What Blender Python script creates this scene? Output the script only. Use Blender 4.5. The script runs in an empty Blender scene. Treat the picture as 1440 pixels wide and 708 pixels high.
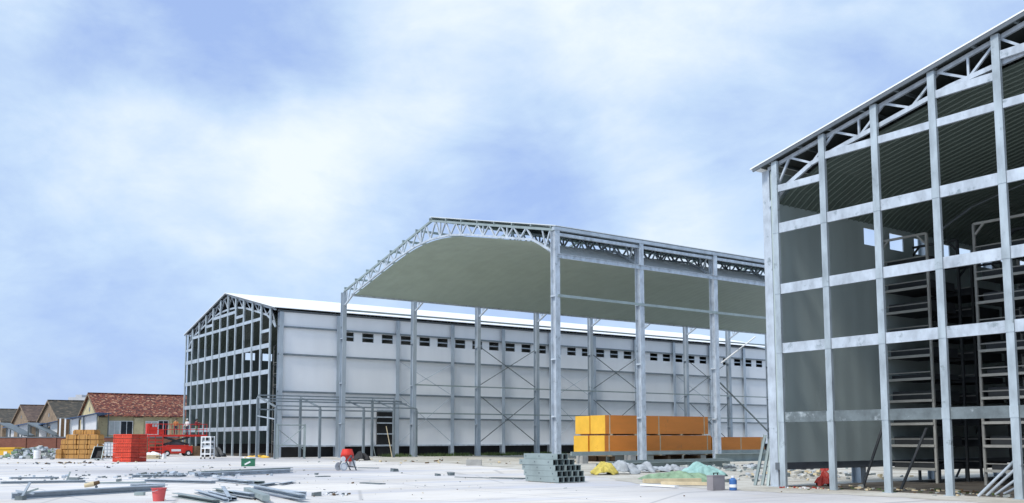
import bpy, math, random
from math import sin, cos, pi, radians, sqrt, atan2
from mathutils import Vector, Matrix
random.seed(7)
S = bpy.context.scene
COL = S.collection

# ------------------------------------------------------------------ camera
F, CY, PITCH, ROLL, YAW, EYE = 1330.5, 487.08, .0975, -.0017, .9549, 1.75
fwd = Vector((-sin(YAW)*cos(PITCH), cos(YAW)*cos(PITCH), sin(PITCH)))
r0 = Vector((cos(YAW), sin(YAW), 0)); u0 = r0.cross(fwd)
right = r0*cos(ROLL)+u0*sin(ROLL); upv = u0*cos(ROLL)-r0*sin(ROLL)
O = Vector((0, 0, EYE))
def ray(u, v): return fwd + right*((u-720)/F) - upv*((v-CY)/F)
def at(u, v, z=0.0):
    d = ray(u, v); return O + d*((z-EYE)/d.z)
def atx(u, v, x):
    d = ray(u, v); return O + d*(x/d.x)
def aty(u, v, y):
    d = ray(u, v); return O + d*(y/d.y)
def atd(u, v, dist):
    return O + ray(u, v)*dist
cd = bpy.data.cameras.new("camera"); cam = bpy.data.objects.new("camera", cd); COL.objects.link(cam)
cd.sensor_width = 36; cd.lens = F/1440*36; cd.shift_y = (CY-354)/1440
cd.clip_start = .1; cd.clip_end = 6000
m = Matrix((right, upv, -fwd)).transposed().to_4x4(); m.translation = O
cam.matrix_world = m
S.camera = cam

# ------------------------------------------------------------------ materials
def nodes(name):
    M = bpy.data.materials.new(name); M.use_nodes = True
    nt = M.node_tree; b = nt.nodes['Principled BSDF']
    return M, nt, b
def pos(nt, scale=(1, 1, 1), rot=(0, 0, 0)):
    g = nt.nodes.new('ShaderNodeNewGeometry'); mp = nt.nodes.new('ShaderNodeMapping')
    mp.inputs['Scale'].default_value = scale; mp.inputs['Rotation'].default_value = rot
    nt.links.new(g.outputs['Position'], mp.inputs['Vector']); return mp.outputs[0]
def noise(nt, vec, scale, detail=4, rough=.55):
    n = nt.nodes.new('ShaderNodeTexNoise'); n.inputs['Scale'].default_value = scale
    n.inputs['Detail'].default_value = detail; n.inputs['Roughness'].default_value = rough
    nt.links.new(vec, n.inputs['Vector']); return n.outputs['Fac']
def ramp(nt, fac, stops):
    r = nt.nodes.new('ShaderNodeValToRGB'); e = r.color_ramp.elements
    while len(e) < len(stops): e.new(.5)
    for q, (p, c) in zip(e, stops): q.position = p; q.color = (*c, 1)
    nt.links.new(fac, r.inputs[0]); return r.outputs[0]
def mix(nt, fac, a, b, mode='MIX'):
    x = nt.nodes.new('ShaderNodeMix'); x.data_type = 'RGBA'; x.blend_type = mode
    for s, v in ((x.inputs[0], fac), (x.inputs[6], a), (x.inputs[7], b)):
        if isinstance(v, (int, float)): s.default_value = v
        elif isinstance(v, tuple): s.default_value = (*v, 1)
        else: nt.links.new(v, s)
    return x.outputs[2]
def bump(nt, b, h, strength=.3, dist=.05):
    n = nt.nodes.new('ShaderNodeBump'); n.inputs['Strength'].default_value = strength; n.inputs['Distance'].default_value = dist
    nt.links.new(h, n.inputs['Height']); nt.links.new(n.outputs[0], b.inputs['Normal'])
def scl(c, k): return tuple(min(1, x*k) for x in c)
def mat(name, c, rough=.6, metal=0., var=.12, scale=1.5, stretch=(1, 1, 1), bmp=0., spec=.4, wear=None, rust=False):
    M, nt, b = nodes(name)
    p = pos(nt, stretch); f = noise(nt, p, scale, 5, .62)
    out = ramp(nt, f, [(.28, scl(c, 1-var)), (.5, c), (.74, scl(c, 1+var))])
    if wear:
        f2 = noise(nt, pos(nt), wear[1], 6, .7)
        fac = ramp(nt, f2, [(wear[2], (0, 0, 0)), (wear[2]+.1, (1, 1, 1))])
        out = mix(nt, fac, out, wear[0])
    if rust:
        f3 = noise(nt, pos(nt, (1, 1, .5)), 3.7, 7, .75)
        out = mix(nt, ramp(nt, f3, [(.66, (0, 0, 0)), (.74, (.8, .8, .8))]), out, (.26, .19, .12))
    nt.links.new(out, b.inputs['Base Color'])
    b.inputs['Roughness'].default_value = rough; b.inputs['Metallic'].default_value = metal
    b.inputs['Specular IOR Level'].default_value = spec
    if bmp: bump(nt, b, noise(nt, p, scale*6, 4), bmp, .02)
    return M
M = {}
M['steel'] = mat('galvanised_steel', (.43, .49, .55), .42, .35, .22, 1.3, (1, 1, .35), .05, wear=((.25, .3, .33), .9, .62))
M['steel_light'] = mat('bright_galvanised_steel', (.50, .555, .615), .42, .3, .28, 2.6, (1, 1, .5), .08, wear=((.27, .32, .35), 2.1, .58), rust=True)
M['steel_dark'] = mat('weathered_steel', (.16, .19, .2), .5, .3, .35, 2.5, wear=((.4, .45, .47), 2.2, .6))
M['steel_mid'] = mat('grey_green_steel', (.3, .36, .36), .45, .3, .2, 1.2)
M['steel_column'] = mat('dull_galvanised_steel', (.40, .46, .50), .45, .3, .3, 2.6, (1, 1, .35), .08, wear=((.2, .24, .25), 2.3, .6), rust=True)
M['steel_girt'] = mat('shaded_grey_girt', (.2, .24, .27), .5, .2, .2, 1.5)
M['hollow_shade'] = mat('hollow_shade_black', (.015, .016, .018), .8)
M['cream_steel'] = mat('cream_rack_steel', (.42, .42, .39), .5, .1, .15, 2)
M['rack_mid'] = mat('grey_rack_steel', (.32, .32, .3), .5, .1, .15, 2)
M['rack_dark'] = mat('dark_finish_and_rack_shade', (.05, .055, .06), .55, .2, .2, 2)
M['white_roof'] = mat('white_roof_sheet', (.82, .84, .86), .45, 0, .04, .3)
M['cap'] = mat('dark_trim', (.13, .15, .17), .5, .2, .15, 2)
M['interior'] = mat('interior_shade_panel', (.05, .06, .058), .8, 0, .2, .6)  # dark colour carries the shade of the unlit halls
M['gap_shade_board'] = mat('gap_shade_black', (.03, .032, .036), .9, 0, .3, 1)
M['shade_dark_soil'] = mat('shade_dark_soil', (.09, .08, .068), .95, 0, .4, 1.2, bmp=.4)  # soil colour darkened for the shade inside the halls
def ribbed(name, c, var, period, axis, rough=.5, strength=.35):
    Mm, nt, b = nodes(name)
    f = noise(nt, pos(nt, (1, 1, .15)), .7, 4)
    nt.links.new(ramp(nt, f, [(.3, scl(c, 1-var)), (.7, scl(c, 1+var))]), b.inputs['Base Color'])
    b.inputs['Roughness'].default_value = rough
    w = nt.nodes.new('ShaderNodeTexWave'); w.bands_direction = axis; w.inputs['Scale'].default_value = .314/period
    nt.links.new(pos(nt), w.inputs['Vector'])
    bump(nt, b, w.outputs['Fac'], strength, .03)
    return Mm
M['wall'] = ribbed('white_wall_panel', (.86, .88, .91), .03, 1.0, 'Y', .5, .12)
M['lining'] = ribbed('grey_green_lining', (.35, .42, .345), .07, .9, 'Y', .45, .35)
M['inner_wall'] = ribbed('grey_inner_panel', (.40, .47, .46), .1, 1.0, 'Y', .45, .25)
M['inner_dark'] = ribbed('shade_teal_inner_panel', (.13, .17, .17), .1, 1.0, 'Y', .45, .25)  # inner panel darkened in colour for the dim left hall
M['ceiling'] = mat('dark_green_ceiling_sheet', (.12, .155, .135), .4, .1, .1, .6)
M['roof_under'] = ribbed('grey_roof_sheet', (.62, .66, .68), .1, .5, 'Y', .5, .5)
def ground_mat():
    Mm, nt, b = nodes('concrete_yard')
    p = pos(nt)
    big = noise(nt, p, .05, 5, .6)
    base = ramp(nt, big, [(.34, (.37, .365, .385)), (.45, (.52, .51, .51)), (.56, (.66, .635, .605)), (.7, (.73, .695, .65))])
    st = noise(nt, pos(nt, (.35, .05, 1), (0, 0, .35)), 1.0, 6, .65)
    k = ramp(nt, st, [(.52, (0, 0, 0)), (.68, (1, 1, 1))])
    base = mix(nt, k, base, (.46, .48, .55))
    st2 = noise(nt, pos(nt, (1.2, .12, 1), (0, 0, .2)), 1.0, 7, .7)
    k2 = ramp(nt, st2, [(.62, (0, 0, 0)), (.69, (1, 1, 1))])
    base = mix(nt, k2, base, (.36, .37, .4))
    sp = noise(nt, p, 3.0, 6, .75)
    k3 = ramp(nt, sp, [(.66, (0, 0, 0)), (.74, (1, 1, 1))])
    base = mix(nt, k3, base, (.34, .33, .32))
    for rt_, th_, cc in ((1.15, .585, (.40, .40, .43)), (-.55, .6, (.36, .35, .36)), (2.1, .61, (.44, .42, .40))):
        f_ = noise(nt, pos(nt, (.9, .035, 1), (0, 0, rt_)), 1.3, 6, .7)
        base = mix(nt, ramp(nt, f_, [(th_, (0, 0, 0)), (th_+.06, (.8, .8, .8))]), base, cc)
    crk = nt.nodes.new('ShaderNodeTexVoronoi'); crk.feature = 'DISTANCE_TO_EDGE'; crk.inputs['Scale'].default_value = .13; nt.links.new(p, crk.inputs['Vector'])
    base = mix(nt, ramp(nt, crk.outputs['Distance'], [(.003, (.7, .7, .7)), (.009, (0, 0, 0))]), base, (.33, .33, .34))
    dust = noise(nt, pos(nt, (.5, .2, 1), (0, 0, .5)), .55, 7, .7)
    base = mix(nt, ramp(nt, dust, [(.5, (0, 0, 0)), (.72, (.75, .75, .75))]), base, (.50, .45, .38))
    # construction joints every 6 m
    br = nt.nodes.new('ShaderNodeTexBrick'); br.offset = 0; br.inputs['Scale'].default_value = .17
    br.inputs['Mortar Size'].default_value = .006; br.inputs['Brick Width'].default_value = 1; br.inputs['Row Height'].default_value = 1
    nt.links.new(p, br.inputs['Vector'])
    base = mix(nt, br.outputs['Fac'], base, (.42, .42, .43))
    nt.links.new(base, b.inputs['Base Color']); b.inputs['Roughness'].default_value = .85
    bump(nt, b, noise(nt, p, 5, 5), .25, .02)
    return Mm
M['concrete'] = ground_mat()
def dirt_mat():
    Mm, nt, b = nodes('pale_dirt')
    p = pos(nt)
    c = ramp(nt, noise(nt, p, .35, 6, .65), [(.3, (.30, .27, .22)), (.5, (.47, .45, .40)), (.7, (.62, .61, .57))])
    k = ramp(nt, noise(nt, p, 2.4, 6, .75), [(.58, (0, 0, 0)), (.68, (1, 1, 1))])
    c = mix(nt, k, c, (.2, .17, .13))
    nt.links.new(c, b.inputs['Base Color']); b.inputs['Roughness'].default_value = .95
    bump(nt, b, noise(nt, p, 4, 6), .6, .06); return Mm
M['dirt'] = dirt_mat()
def tile_mat(name, cols, sc):
    Mm, nt, b = nodes(name)
    v = nt.nodes.new('ShaderNodeTexVoronoi'); v.inputs['Scale'].default_value = sc
    nt.links.new(pos(nt, (1.5, 1, 1.5)), v.inputs['Vector'])
    sepn = nt.nodes.new('ShaderNodeSeparateColor'); nt.links.new(v.outputs['Color'], sepn.inputs[0])
    c = ramp(nt, sepn.outputs[0], cols)
    nt.links.new(c, b.inputs['Base Color']); b.inputs['Roughness'].default_value = .8
    bump(nt, b, v.outputs['Distance'], .8, .1); return Mm
M['red_tile'] = tile_mat('red_clay_tiles', [(0, (.04, .014, .012)), (.4, (.11, .024, .017)), (.68, (.19, .045, .024)), (.85, (.27, .10, .05)), (.96, (.40, .24, .15))], 4.2)
M['dark_tile'] = tile_mat('dark_weathered_tiles', [(0, (.028, .026, .02)), (.6, (.05, .043, .03)), (.9, (.08, .065, .045)), (1, (.13, .10, .07))], 2.2)
M['brown_tile'] = tile_mat('brown_weathered_tiles', [(0, (.05, .03, .025)), (.6, (.085, .055, .04)), (1, (.14, .09, .065))], 2.2)
def brick_mat(name, a, c, mortar, sc):
    Mm, nt, b = nodes(name)
    br = nt.nodes.new('ShaderNodeTexBrick'); br.inputs['Scale'].default_value = sc
    br.inputs['Color1'].default_value = (*a, 1); br.inputs['Color2'].default_value = (*c, 1); br.inputs['Mortar'].default_value = (*mortar, 1)
    br.inputs['Mortar Size'].default_value = .012
    nt.links.new(pos(nt, (1, 1, 1), (radians(90), 0, 0)), br.inputs['Vector'])
    o = mix(nt, noise(nt, pos(nt), .6, 5), br.outputs['Color'], scl(a, .55)); nt.links.new(o, b.inputs['Base Color'])
    b.inputs['Roughness'].default_value = .9; return Mm
M['red_brick'] = brick_mat('red_brown_brick', (.2, .07, .045), (.26, .1, .06), (.2, .15, .12), 2.2)
M['plaster'] = mat('yellowed_plaster', (.5, .44, .27), .9, 0, .25, .9, wear=((.25, .21, .14), .9, .6))
M['gable_brick'] = mat('pale_brick_gable', (.21, .155, .105), .9, 0, .35, 1.2, wear=((.33, .28, .21), 1.3, .6))
M['white_paint'] = mat('white_paint', (.78, .79, .8), .6, 0, .06, 1)
M['window_dark'] = mat('dark_glass', (.03, .035, .045), .15, 0, .2, 1)
M['pale_glass'] = mat('pale_curtained_glass', (.55, .6, .6), .25, 0, .15, 1.5)
M['blue_tarp'] = mat('blue_tarpaulin', (.05, .12, .27), .5, 0, .3, .8)
M['grey_sheet'] = mat('grey_roof_sheet_old', (.17, .2, .22), .6, .1, .25, .8)
M['orange'] = mat('orange_film', (.70, .225, .028), .42, 0, .14, .9, (1, .25, 1), wear=((.56, .19, .035), .8, .6))
M['yellow'] = mat('yellow_end_film', (.78, .45, .045), .5, 0, .12, 1.1, wear=((.6, .30, .03), 1.2, .62))
M['pale_wood'] = mat('pale_timber', (.6, .5, .33), .8, 0, .2, 2)
M['brown_wood'] = mat('dark_timber', (.12, .075, .04), .85, 0, .3, 2)
M['straw'] = mat('straw_wrapped_bundle', (.46, .24, .07), .75, 0, .2, 1.6)
M['red'] = mat('red_paint', (.62, .035, .022), .45, 0, .18, 1.5)
M['red_rib'] = mat('orange_red_plastic', (.72, .075, .035), .5, 0, .25, 2.5)
M['red_dull'] = mat('dull_red_plastic', (.33, .03, .022), .6, 0, .3, 2.5)
M['pink_red'] = mat('faded_red_plastic', (.62, .1, .1), .5, 0, .1, 3)
M['rubber'] = mat('black_rubber', (.02, .02, .022), .7)
M['green'] = mat('green_plastic', (.03, .16, .09), .5, 0, .3, 3)
M['pale_green_cloth'] = mat('pale_green_sheet', (.22, .33, .22), .8, 0, .4, 3.5)
M['teal_cloth'] = mat('pale_teal_sheet', (.28, .47, .45), .75, 0, .3, 3)
M['yellow_cloth'] = mat('yellow_sheet', (.5, .41, .09), .7, 0, .4, 4, wear=((.3, .2, .05), 4, .6))
M['grey_cloth'] = mat('grey_plastic_sheet', (.5, .54, .58), .5, 0, .25, 1.8)
M['sack'] = mat('grey_sacking', (.34, .37, .4), .7, 0, .4, 2.2)
M['rubble'] = mat('grey_rubble', (.42, .44, .42), .9, 0, .45, 2.5)
M['grey_case'] = mat('grey_brown_case', (.27, .25, .26), .6, 0, .15, 2)
M['blue_plastic'] = mat('blue_plastic', (.05, .14, .36), .3, 0, .2, 3)
M['grass'] = mat('green_grass', (.07, .11, .035), .8, 0, .5, 1)
M['skin'] = mat('skin', (.42, .26, .18), .6)
M['hair'] = mat('black_hair', (.012, .011, .011), .6)
M['cloth_orange'] = mat('rust_orange_cloth', (.5, .2, .07), .85)
M['cloth_white'] = mat('white_cloth', (.72, .72, .72), .85)
M['cloth_maroon'] = mat('dark_red_cloth', (.2, .03, .04), .85)
M['cloth_navy'] = mat('dark_blue_cloth', (.05, .06, .1), .85)
M['concrete_grey'] = mat('grey_concrete', (.33, .33, .32), .9, 0, .25, 1.5, bmp=.3)
M['far_block'] = mat('far_grey_building', (.45, .46, .48), .9, 0, .1, .2)

# ------------------------------------------------------------------ mesh builder
class MB:
    def __init__(s): s.v = []; s.f = []; s.mi = []; s.cur = 0
    def q(s, pts, faces):
        n = len(s.v); s.v += [tuple(p) for p in pts]
        for f in faces: s.f.append([n+i for i in f]); s.mi.append(s.cur)
    def box(s, x0, x1, y0, y1, z0, z1):
        if x0 > x1: x0, x1 = x1, x0
        if y0 > y1: y0, y1 = y1, y0
        if z0 > z1: z0, z1 = z1, z0
        s.q([(x0, y0, z0), (x1, y0, z0), (x1, y1, z0), (x0, y1, z0), (x0, y0, z1), (x1, y0, z1), (x1, y1, z1), (x0, y1, z1)],
            [(3, 2, 1, 0), (4, 5, 6, 7), (0, 1, 5, 4), (1, 2, 6, 5), (2, 3, 7, 6), (3, 0, 4, 7)])
        return s
    def bar(s, p, q, w=.1, h=None, side=None):
        h = w if h is None else h
        p = Vector(p); q = Vector(q); d = (q-p).normalized()
        a = Vector(side) if side else (Vector((0, 0, 1)) if abs(d.z) < .9 else Vector((0, 1, 0)))
        x = d.cross(a).normalized()*w/2; y = x.cross(d).normalized()*h/2
        pts = [p-x-y, p+x-y, p+x+y, p-x+y, q-x-y, q+x-y, q+x+y, q-x+y]
        s.q(pts, [(0, 1, 2, 3), (7, 6, 5, 4), (4, 5, 1, 0), (5, 6, 2, 1), (6, 7, 3, 2), (7, 4, 0, 3)]); return s
    def tube(s, p, q, r, n=10, r2=None, caps=True):
        r2 = r if r2 is None else r2
        p = Vector(p); q = Vector(q); d = (q-p).normalized()
        a = Vector((0, 0, 1)) if abs(d.z) < .9 else Vector((0, 1, 0))
        x = d.cross(a).normalized(); y = x.cross(d)
        pts = [p+(x*cos(2*pi*i/n)+y*sin(2*pi*i/n))*r for i in range(n)]+[q+(x*cos(2*pi*i/n)+y*sin(2*pi*i/n))*r2 for i in range(n)]
        fs = [(i, (i+1) % n, n+(i+1) % n, n+i) for i in range(n)]
        if caps: fs += [tuple(range(n-1, -1, -1)), tuple(range(n, 2*n))]
        s.q(pts, fs); return s
    def ibeam(s, p, q, w, h, t=.03, side=(0, 1, 0)):
        """H section: flanges lie at +-h/2 along x = d x side ; w is flange width along side"""
        p = Vector(p); q = Vector(q); d = (q-p).normalized(); y = Vector(side); x = d.cross(y).normalized()
        for k in (-1, 1):
            o = x*(k*(h/2-t/2)); s.bar(p+o, q+o, t, w, side=y)
        s.bar(p, q, h-2*t-.002, t, side=y); return s
    def channel(s, p, q, w, h, t=.02, side=(0, 0, 1)):
        p = Vector(p); q = Vector(q); d = (q-p).normalized(); y = Vector(side); x = d.cross(y).normalized()
        s.bar(p-x*(w/2), q-x*(w/2), t, h, side=y)
        for k in (-1, 1): s.bar(p+y*(k*(h/2-t/2))+x*.0005, q+y*(k*(h/2-t/2))+x*.0005, w, t, side=y)
        return s
    def sheet(s, prof, y0, y1, th=.05):
        """extrude an (x,z) polyline along y with a thickness downwards"""
        n = len(prof)
        pts = [(x, y, z-k*th) for k in (0, 1) for y in (y0, y1) for x, z in prof]
        fs = []
        for i in range(n-1):
            fs += [(i, i+1, n+i+1, n+i), (2*n+i+1, 2*n+i, 3*n+i, 3*n+i+1), (i+1, i, 2*n+i, 2*n+i+1), (n+i, n+i+1, 3*n+i+1, 3*n+i)]
        fs += [(0, n, 3*n, 2*n), (n-1, 3*n-1, 4*n-1, 2*n-1)]
        s.q(pts, fs); return s
    def prism(s, poly, y0, y1):
        n = len(poly)
        s.q([(x, y0, z) for x, z in poly]+[(x, y1, z) for x, z in poly],
            [tuple(range(n)), tuple(range(2*n-1, n-1, -1))]+[(i, n+i, n+(i+1) % n, (i+1) % n) for i in range(n)]); return s
    def build(s, name, mats, parent=None, loc=None, smooth=False):
        """vertices are world coordinates unless parent/loc say otherwise: loc is subtracted"""
        if parent is not None and loc is None: loc = parent.get('_o', (0, 0, 0))
        o_ = Vector(loc) if loc is not None else Vector((0, 0, 0))
        me = bpy.data.meshes.new(name); me.from_pydata([Vector(v)-o_ for v in s.v], [], s.f)
        ml = mats if isinstance(mats, (list, tuple)) else [mats]
        for mm in ml: me.materials.append(mm)
        for p, i in zip(me.polygons, s.mi): p.material_index = i; p.use_smooth = smooth
        me.update()
        o = bpy.data.objects.new(name, me); COL.objects.link(o)
        if parent is not None: o.parent = parent; o['_o'] = tuple(o_)
        else: o.location = o_
        return o
def tag(o, label, cat, group=None, kind=None):
    if kind: o['kind'] = kind
    if label: o['label'] = label
    if cat: o['category'] = cat
    if group: o['group'] = group
    return o
def thing(name, label, cat, loc=(0, 0, 0), rot=0, group=None, local=False):
    o = bpy.data.objects.new(name, None); COL.objects.link(o); o.location = loc; o.rotation_euler = (0, 0, rot)
    o.empty_display_size = .3
    o['_o'] = (0, 0, 0) if local else tuple(loc)
    return tag(o, label, cat, group)
def struct(o): o['kind'] = 'structure'; return o
def copy_tree(o, loc=None, rot=None, label=None, parent=None):
    c = o.copy(); COL.objects.link(c)
    if parent is not None: c.parent = parent
    if loc is not None: c.location = loc
    if rot is not None: c.rotation_euler = rot if isinstance(rot, tuple) else (0, 0, rot)
    if label: c['label'] = label
    for ch in list(o.children): copy_tree(ch, parent=c)
    return c
def lattice(mb, top, bot, n, y, w):
    """zigzag web between two polylines param'd by x"""
    def zi(poly, x):
        for (x0, z0), (x1, z1) in zip(poly, poly[1:]):
            if x0-1e-6 <= x <= x1+1e-6: return z0+(z1-z0)*(x-x0)/(x1-x0)
        return poly[-1][1]
    xs = [bot[0][0]+(bot[-1][0]-bot[0][0])*i/n for i in range(n+1)]
    for i in range(n):
        a, b = xs[i], xs[i+1]; c = (a+b)/2
        mb.bar((a, y, zi(bot, a)), (c, y, zi(top, c)), w); mb.bar((c, y+.003, zi(top, c)), (b, y+.003, zi(bot, b)), w)
        if i % 2 == 0: mb.bar((a, y-.004, zi(bot, a)), (a, y-.004, zi(top, a)), w*.9)
def poly_bars(mb, poly, y, w, h):
    for (x0, z0), (x1, z1) in zip(poly, poly[1:]): mb.bar((x0, y, z0), (x1, y, z1), w, h)

# ------------------------------------------------------------------ ground
g = MB(); g.q([(-2500, -2500, 0), (2500, -2500, 0), (2500, 2500, 0), (-2500, 2500, 0)], [(0, 1, 2, 3)])
struct(g.build('ground', M['concrete']))
def ragged(name, pts, z, matl, amp=.35, sub=10):
    out = []
    n = len(pts)
    for i in range(n):
        a = Vector(pts[i]); b = Vector(pts[(i+1) % n])
        for k in range(sub):
            p = a.lerp(b, k/sub); nrm = Vector((b.y-a.y, a.x-b.x)).normalized()
            p = p+nrm*random.uniform(-amp, amp); out.append((p.x, p.y, z))
    me = MB(); me.q(out, [tuple(range(len(out)))])
    return struct(me.build(name, matl))
fp = [at(u, v) for u, v in ((455, 645.5), (540, 650), (640, 652), (740, 661.5), (838, 671), (905, 682), (1000, 687.5), (1085, 693), (1180, 695.5), (1300, 702), (1440, 711), (1700, 735))]
ragged('dirt_apron', [(p.x, p.y) for p in fp]+[(5, 60), (-30, 130), (-84, 130), (-84, 42)], .006, M['dirt'], .25, 8)

# ------------------------------------------------------------------ warehouses (left finished one, right half open one)
def warehouse(root, xl, xr, Y0, zl, slope, colx, girtz, steps, bay, nb, k, vents_z, gap, steel, near, wallmat_in, visible_right):
    """xl, xr: eave lines; zl eave height; colx gable column positions; k: size factor"""
    xm = (xl+xr)/2; za = zl+slope*(xm-xl)
    Y1 = Y0+bay*nb
    def zr(x): return zl+slope*(min(x, 2*xm-x)-xl)
    cw = .235*k
    # roof
    rf = MB(); ov = .3*k
    rf.sheet([(xl-ov, zr(xl)-slope*ov+.12*k), (xm, za+.12*k), (xr+ov, zr(xr)-slope*ov+.12*k)], Y0-.14*k, Y1+.4, .045*k)
    roof = rf.build('roof', M['white_roof'], root)
    e = MB()
    for a, b in ((xl-ov+.1, xm-.06), (xm+.06, xr+ov-.1)):
        e.bar((a, Y0-.1*k, zr(a)+(.0)*k), (b, Y0-.1*k, zr(b)), .05*k, .11*k)
    e.build('verge_trim', M['cap'], roof)
    # purlins under the roof
    pu = MB()
    x = xl+.5
    while x < xr-.3:
        if abs(x-xm) > .3: pu.box(x-.04*k, x+.04*k, Y0-.06*k, Y1, zr(x)-.05*k, zr(x)+.04*k)
        x += 1.3*k
    pu.build('purlins', M['steel_dark'], roof)
    ul = MB(); ul.sheet([(xl, zr(xl)+.05*k), (xm, za+.05*k), (xr, zr(xr)+.05*k)], Y0-.12*k, Y1, .012*k); ul.build('roof_void_shade', M['interior'], roof)  # added dark sheet stands for the shade between roof and lining
    # gable columns
    for i, x in enumerate(colx):
        c = MB(); top = zr(x)-.05*k
        c.box(x-cw/2, x+cw/2, Y0-.02, Y0+.012, 0, top)
        c.box(x-cw/2, x-cw/2+.02*k, Y0+.0125, Y0+.1*k, 0, top); c.box(x+cw/2-.02*k, x+cw/2, Y0+.0125, Y0+.1*k, 0, top)
        c.box(x-cw/2-.05*k, x+cw/2+.05*k, Y0-.06*k, Y0+.16*k, 0, .03*k)
        for z in girtz: c.box(x-cw*.5-.012, x+cw*.5+.012, Y0-.034, Y0-.0205, z-.17*k, z+.17*k)
        c.build('gable_column', M['steel_column'], root)
    # girt rows of the gable
    def girt(x0, x1, z, dark=False, h=.36*k):
        b = MB()
        for a, c_ in zip(sorted(colx), sorted(colx)[1:]):
            if a >= x0-.01 and c_ <= x1+.01:
                b.box(a+cw/2+.01, c_-cw/2-.01, Y0+.008, Y0+.03, z-h/2, z+h/2)
                b.box(a+cw/2+.01, c_-cw/2-.01, Y0+.031, Y0+.1*k, z-h/2, z-h/2+.02)
                b.box(a+cw/2+.01, c_-cw/2-.01, Y0+.031, Y0+.1*k, z+h/2-.02, z+h/2)
        if b.v: b.build('girt', M['steel_dark'] if dark else steel, root)
    for i, z in enumerate(girtz): girt(min(colx), max(colx), z, dark=(i == 0 and near))
    for (a, b, z) in steps: girt(a, b, z, h=.25*k)
    # corner and side columns
    for side, xw in ((0, xl), (1, xr)):
        for j in range(nb+1):
            y = Y0+bay*j+(.55*k if j == 0 else 0)
            c = MB()
            if near and j == 0 and side == 0: c.box(xw-.06, xw+.3, y-.3, y+.17, 0, zr(xw)-.07*k); c.box(xw-.12, xw+.36, y-.38, y+.25, 0, .03)
            else: c.ibeam((xw+(.12 if side == 0 else -.12)*k, y, 0), (xw+(.12 if side == 0 else -.12)*k, y, zr(xw)-.25*k), .34*k, .42*k, .03*k)
            c.build('wall_column', M['steel_light'] if (near and j == 0) else M['steel'], root)
    # long walls with vent strip openings
    v0, v1 = vents_z
    for side, xw in ((0, xl), (1, xr)):
        s_ = -1 if side == 0 else 1
        xo = xw-s_*(.16 if side else .42)*k; xi = xo-s_*.06
        w = MB()
        ztop = zr(xw)-.18*k
        ys0 = Y0+(.78 if side else .13)*k
        w.box(xi, xo, ys0, Y1, gap, v0); w.box(xi, xo, ys0, Y1, v1, ztop)
        w.box(xi, xo, ys0, Y0+bay, v0, v1)
        vents = []
        for j in range(1, nb):
            st = bay/3; y = Y0+bay*j
            for q_ in range(3):
                a = y+st*q_; lo = a+st*.21; hi = a+st*.80
                w.box(xi, xo, a, lo, v0, v1); w.box(xi, xo, hi, a+st, v0, v1); vents.append((lo, hi))
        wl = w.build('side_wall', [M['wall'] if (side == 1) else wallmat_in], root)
        for lo, hi in vents:
            f = MB(); zc = (v0+v1)/2
            if side == 1: f.box(xi-.004, xo+.004, lo, hi, zc-.05*k, zc+.05*k)
            f.box(xi-.006, xo+.006, lo, lo+.04, v0, v1); f.box(xi-.006, xo+.006, hi-.04, hi, v0, v1)
            f.build('vent_frame', M['steel'], root)
        if side == 1 and visible_right:
            for z, h in visible_right:
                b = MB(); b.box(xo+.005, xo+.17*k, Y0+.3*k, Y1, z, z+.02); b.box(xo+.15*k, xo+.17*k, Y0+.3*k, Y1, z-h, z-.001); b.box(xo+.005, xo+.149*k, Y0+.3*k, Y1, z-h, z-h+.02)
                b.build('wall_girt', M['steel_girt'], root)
            b = MB(); b.box(xo+.005, xo+.2*k, Y0+.3*k, Y1, gap-.05, gap+.09); b.build('base_angle', M['steel_light'], root)
            b = MB(); b.box(xo+.006, xo+.1*k, Y0+.3*k, Y1, ztop-.05*k, ztop+.1*k); b.build('eave_gutter', M['cap'], root)
    # curved inner ceiling lining, corrugated sheets running across the hall
    dep = .82*k
    prof = [(xl+.3*k, zl-1.5*k), (xl+1.0*k, zl-.95*k), (xl+2.2*k, zr(xl+2.2*k)-dep-.02)]
    n = 6
    for i in range(1, n+1):
        x = xl+2.2*k+(xm-4.5*k-xl-2.2*k)*i/n; prof.append((x, zr(x)-dep))
    prof += [(xm-2.2*k, zr(xm-4.5*k)-dep+.3*k), (xm, zr(xm-4.5*k)-dep+.36*k)]
    prof = prof+[(2*xm-x, z) for x, z in prof[-2::-1]]
    ce = MB(); ys = []; y = Y0+.5*k; per = .33*k
    while y < Y1:
        ys += [(y, 0), (y+per*.62, 0), (y+per*.7, .03*k), (y+per*.92, .03*k)]; y += per
    n = len(prof); pts = [(x, y_, z-d) for y_, d in ys for x, z in prof]
    ce.q(pts, [(i*n+j, i*n+j+1, (i+1)*n+j+1, (i+1)*n+j) for i in range(len(ys)-1) for j in range(n-1)])
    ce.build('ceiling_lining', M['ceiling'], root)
    # trusses
    def truss(y, dark):
        top = [(xl+.3*k, zr(xl+.3*k)-.13*k), (xm, za-.13*k), (xr-.3*k, zr(xr-.3*k)-.13*k)]
        pb = [(x, z+.05*k) for x, z in prof]
        web = MB(); lattice(web, top, pb, 12, y, .075*k)
        t = web.build('roof_truss', steel, root)
        b = MB(); poly_bars(b, top, y, .1*k, .13*k); b.build('top_chord', steel, t)
        b = MB(); poly_bars(b, pb, y, .1*k, .15*k); b.build('bottom_chord', steel, t)
    for j in range(0, nb+1, 2 if nb > 6 else 1): truss(Y0+bay*j+.2*k, False)
    # rear wall
    rw = MB(); rw.prism([(xl+.2, gap), (xr-.2, gap), (xr-.2, zl-.2), (xm, za-.2), (xl+.2, zl-.2)], Y1-.1, Y1)
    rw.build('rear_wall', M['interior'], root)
    return zr, Y1

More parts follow.
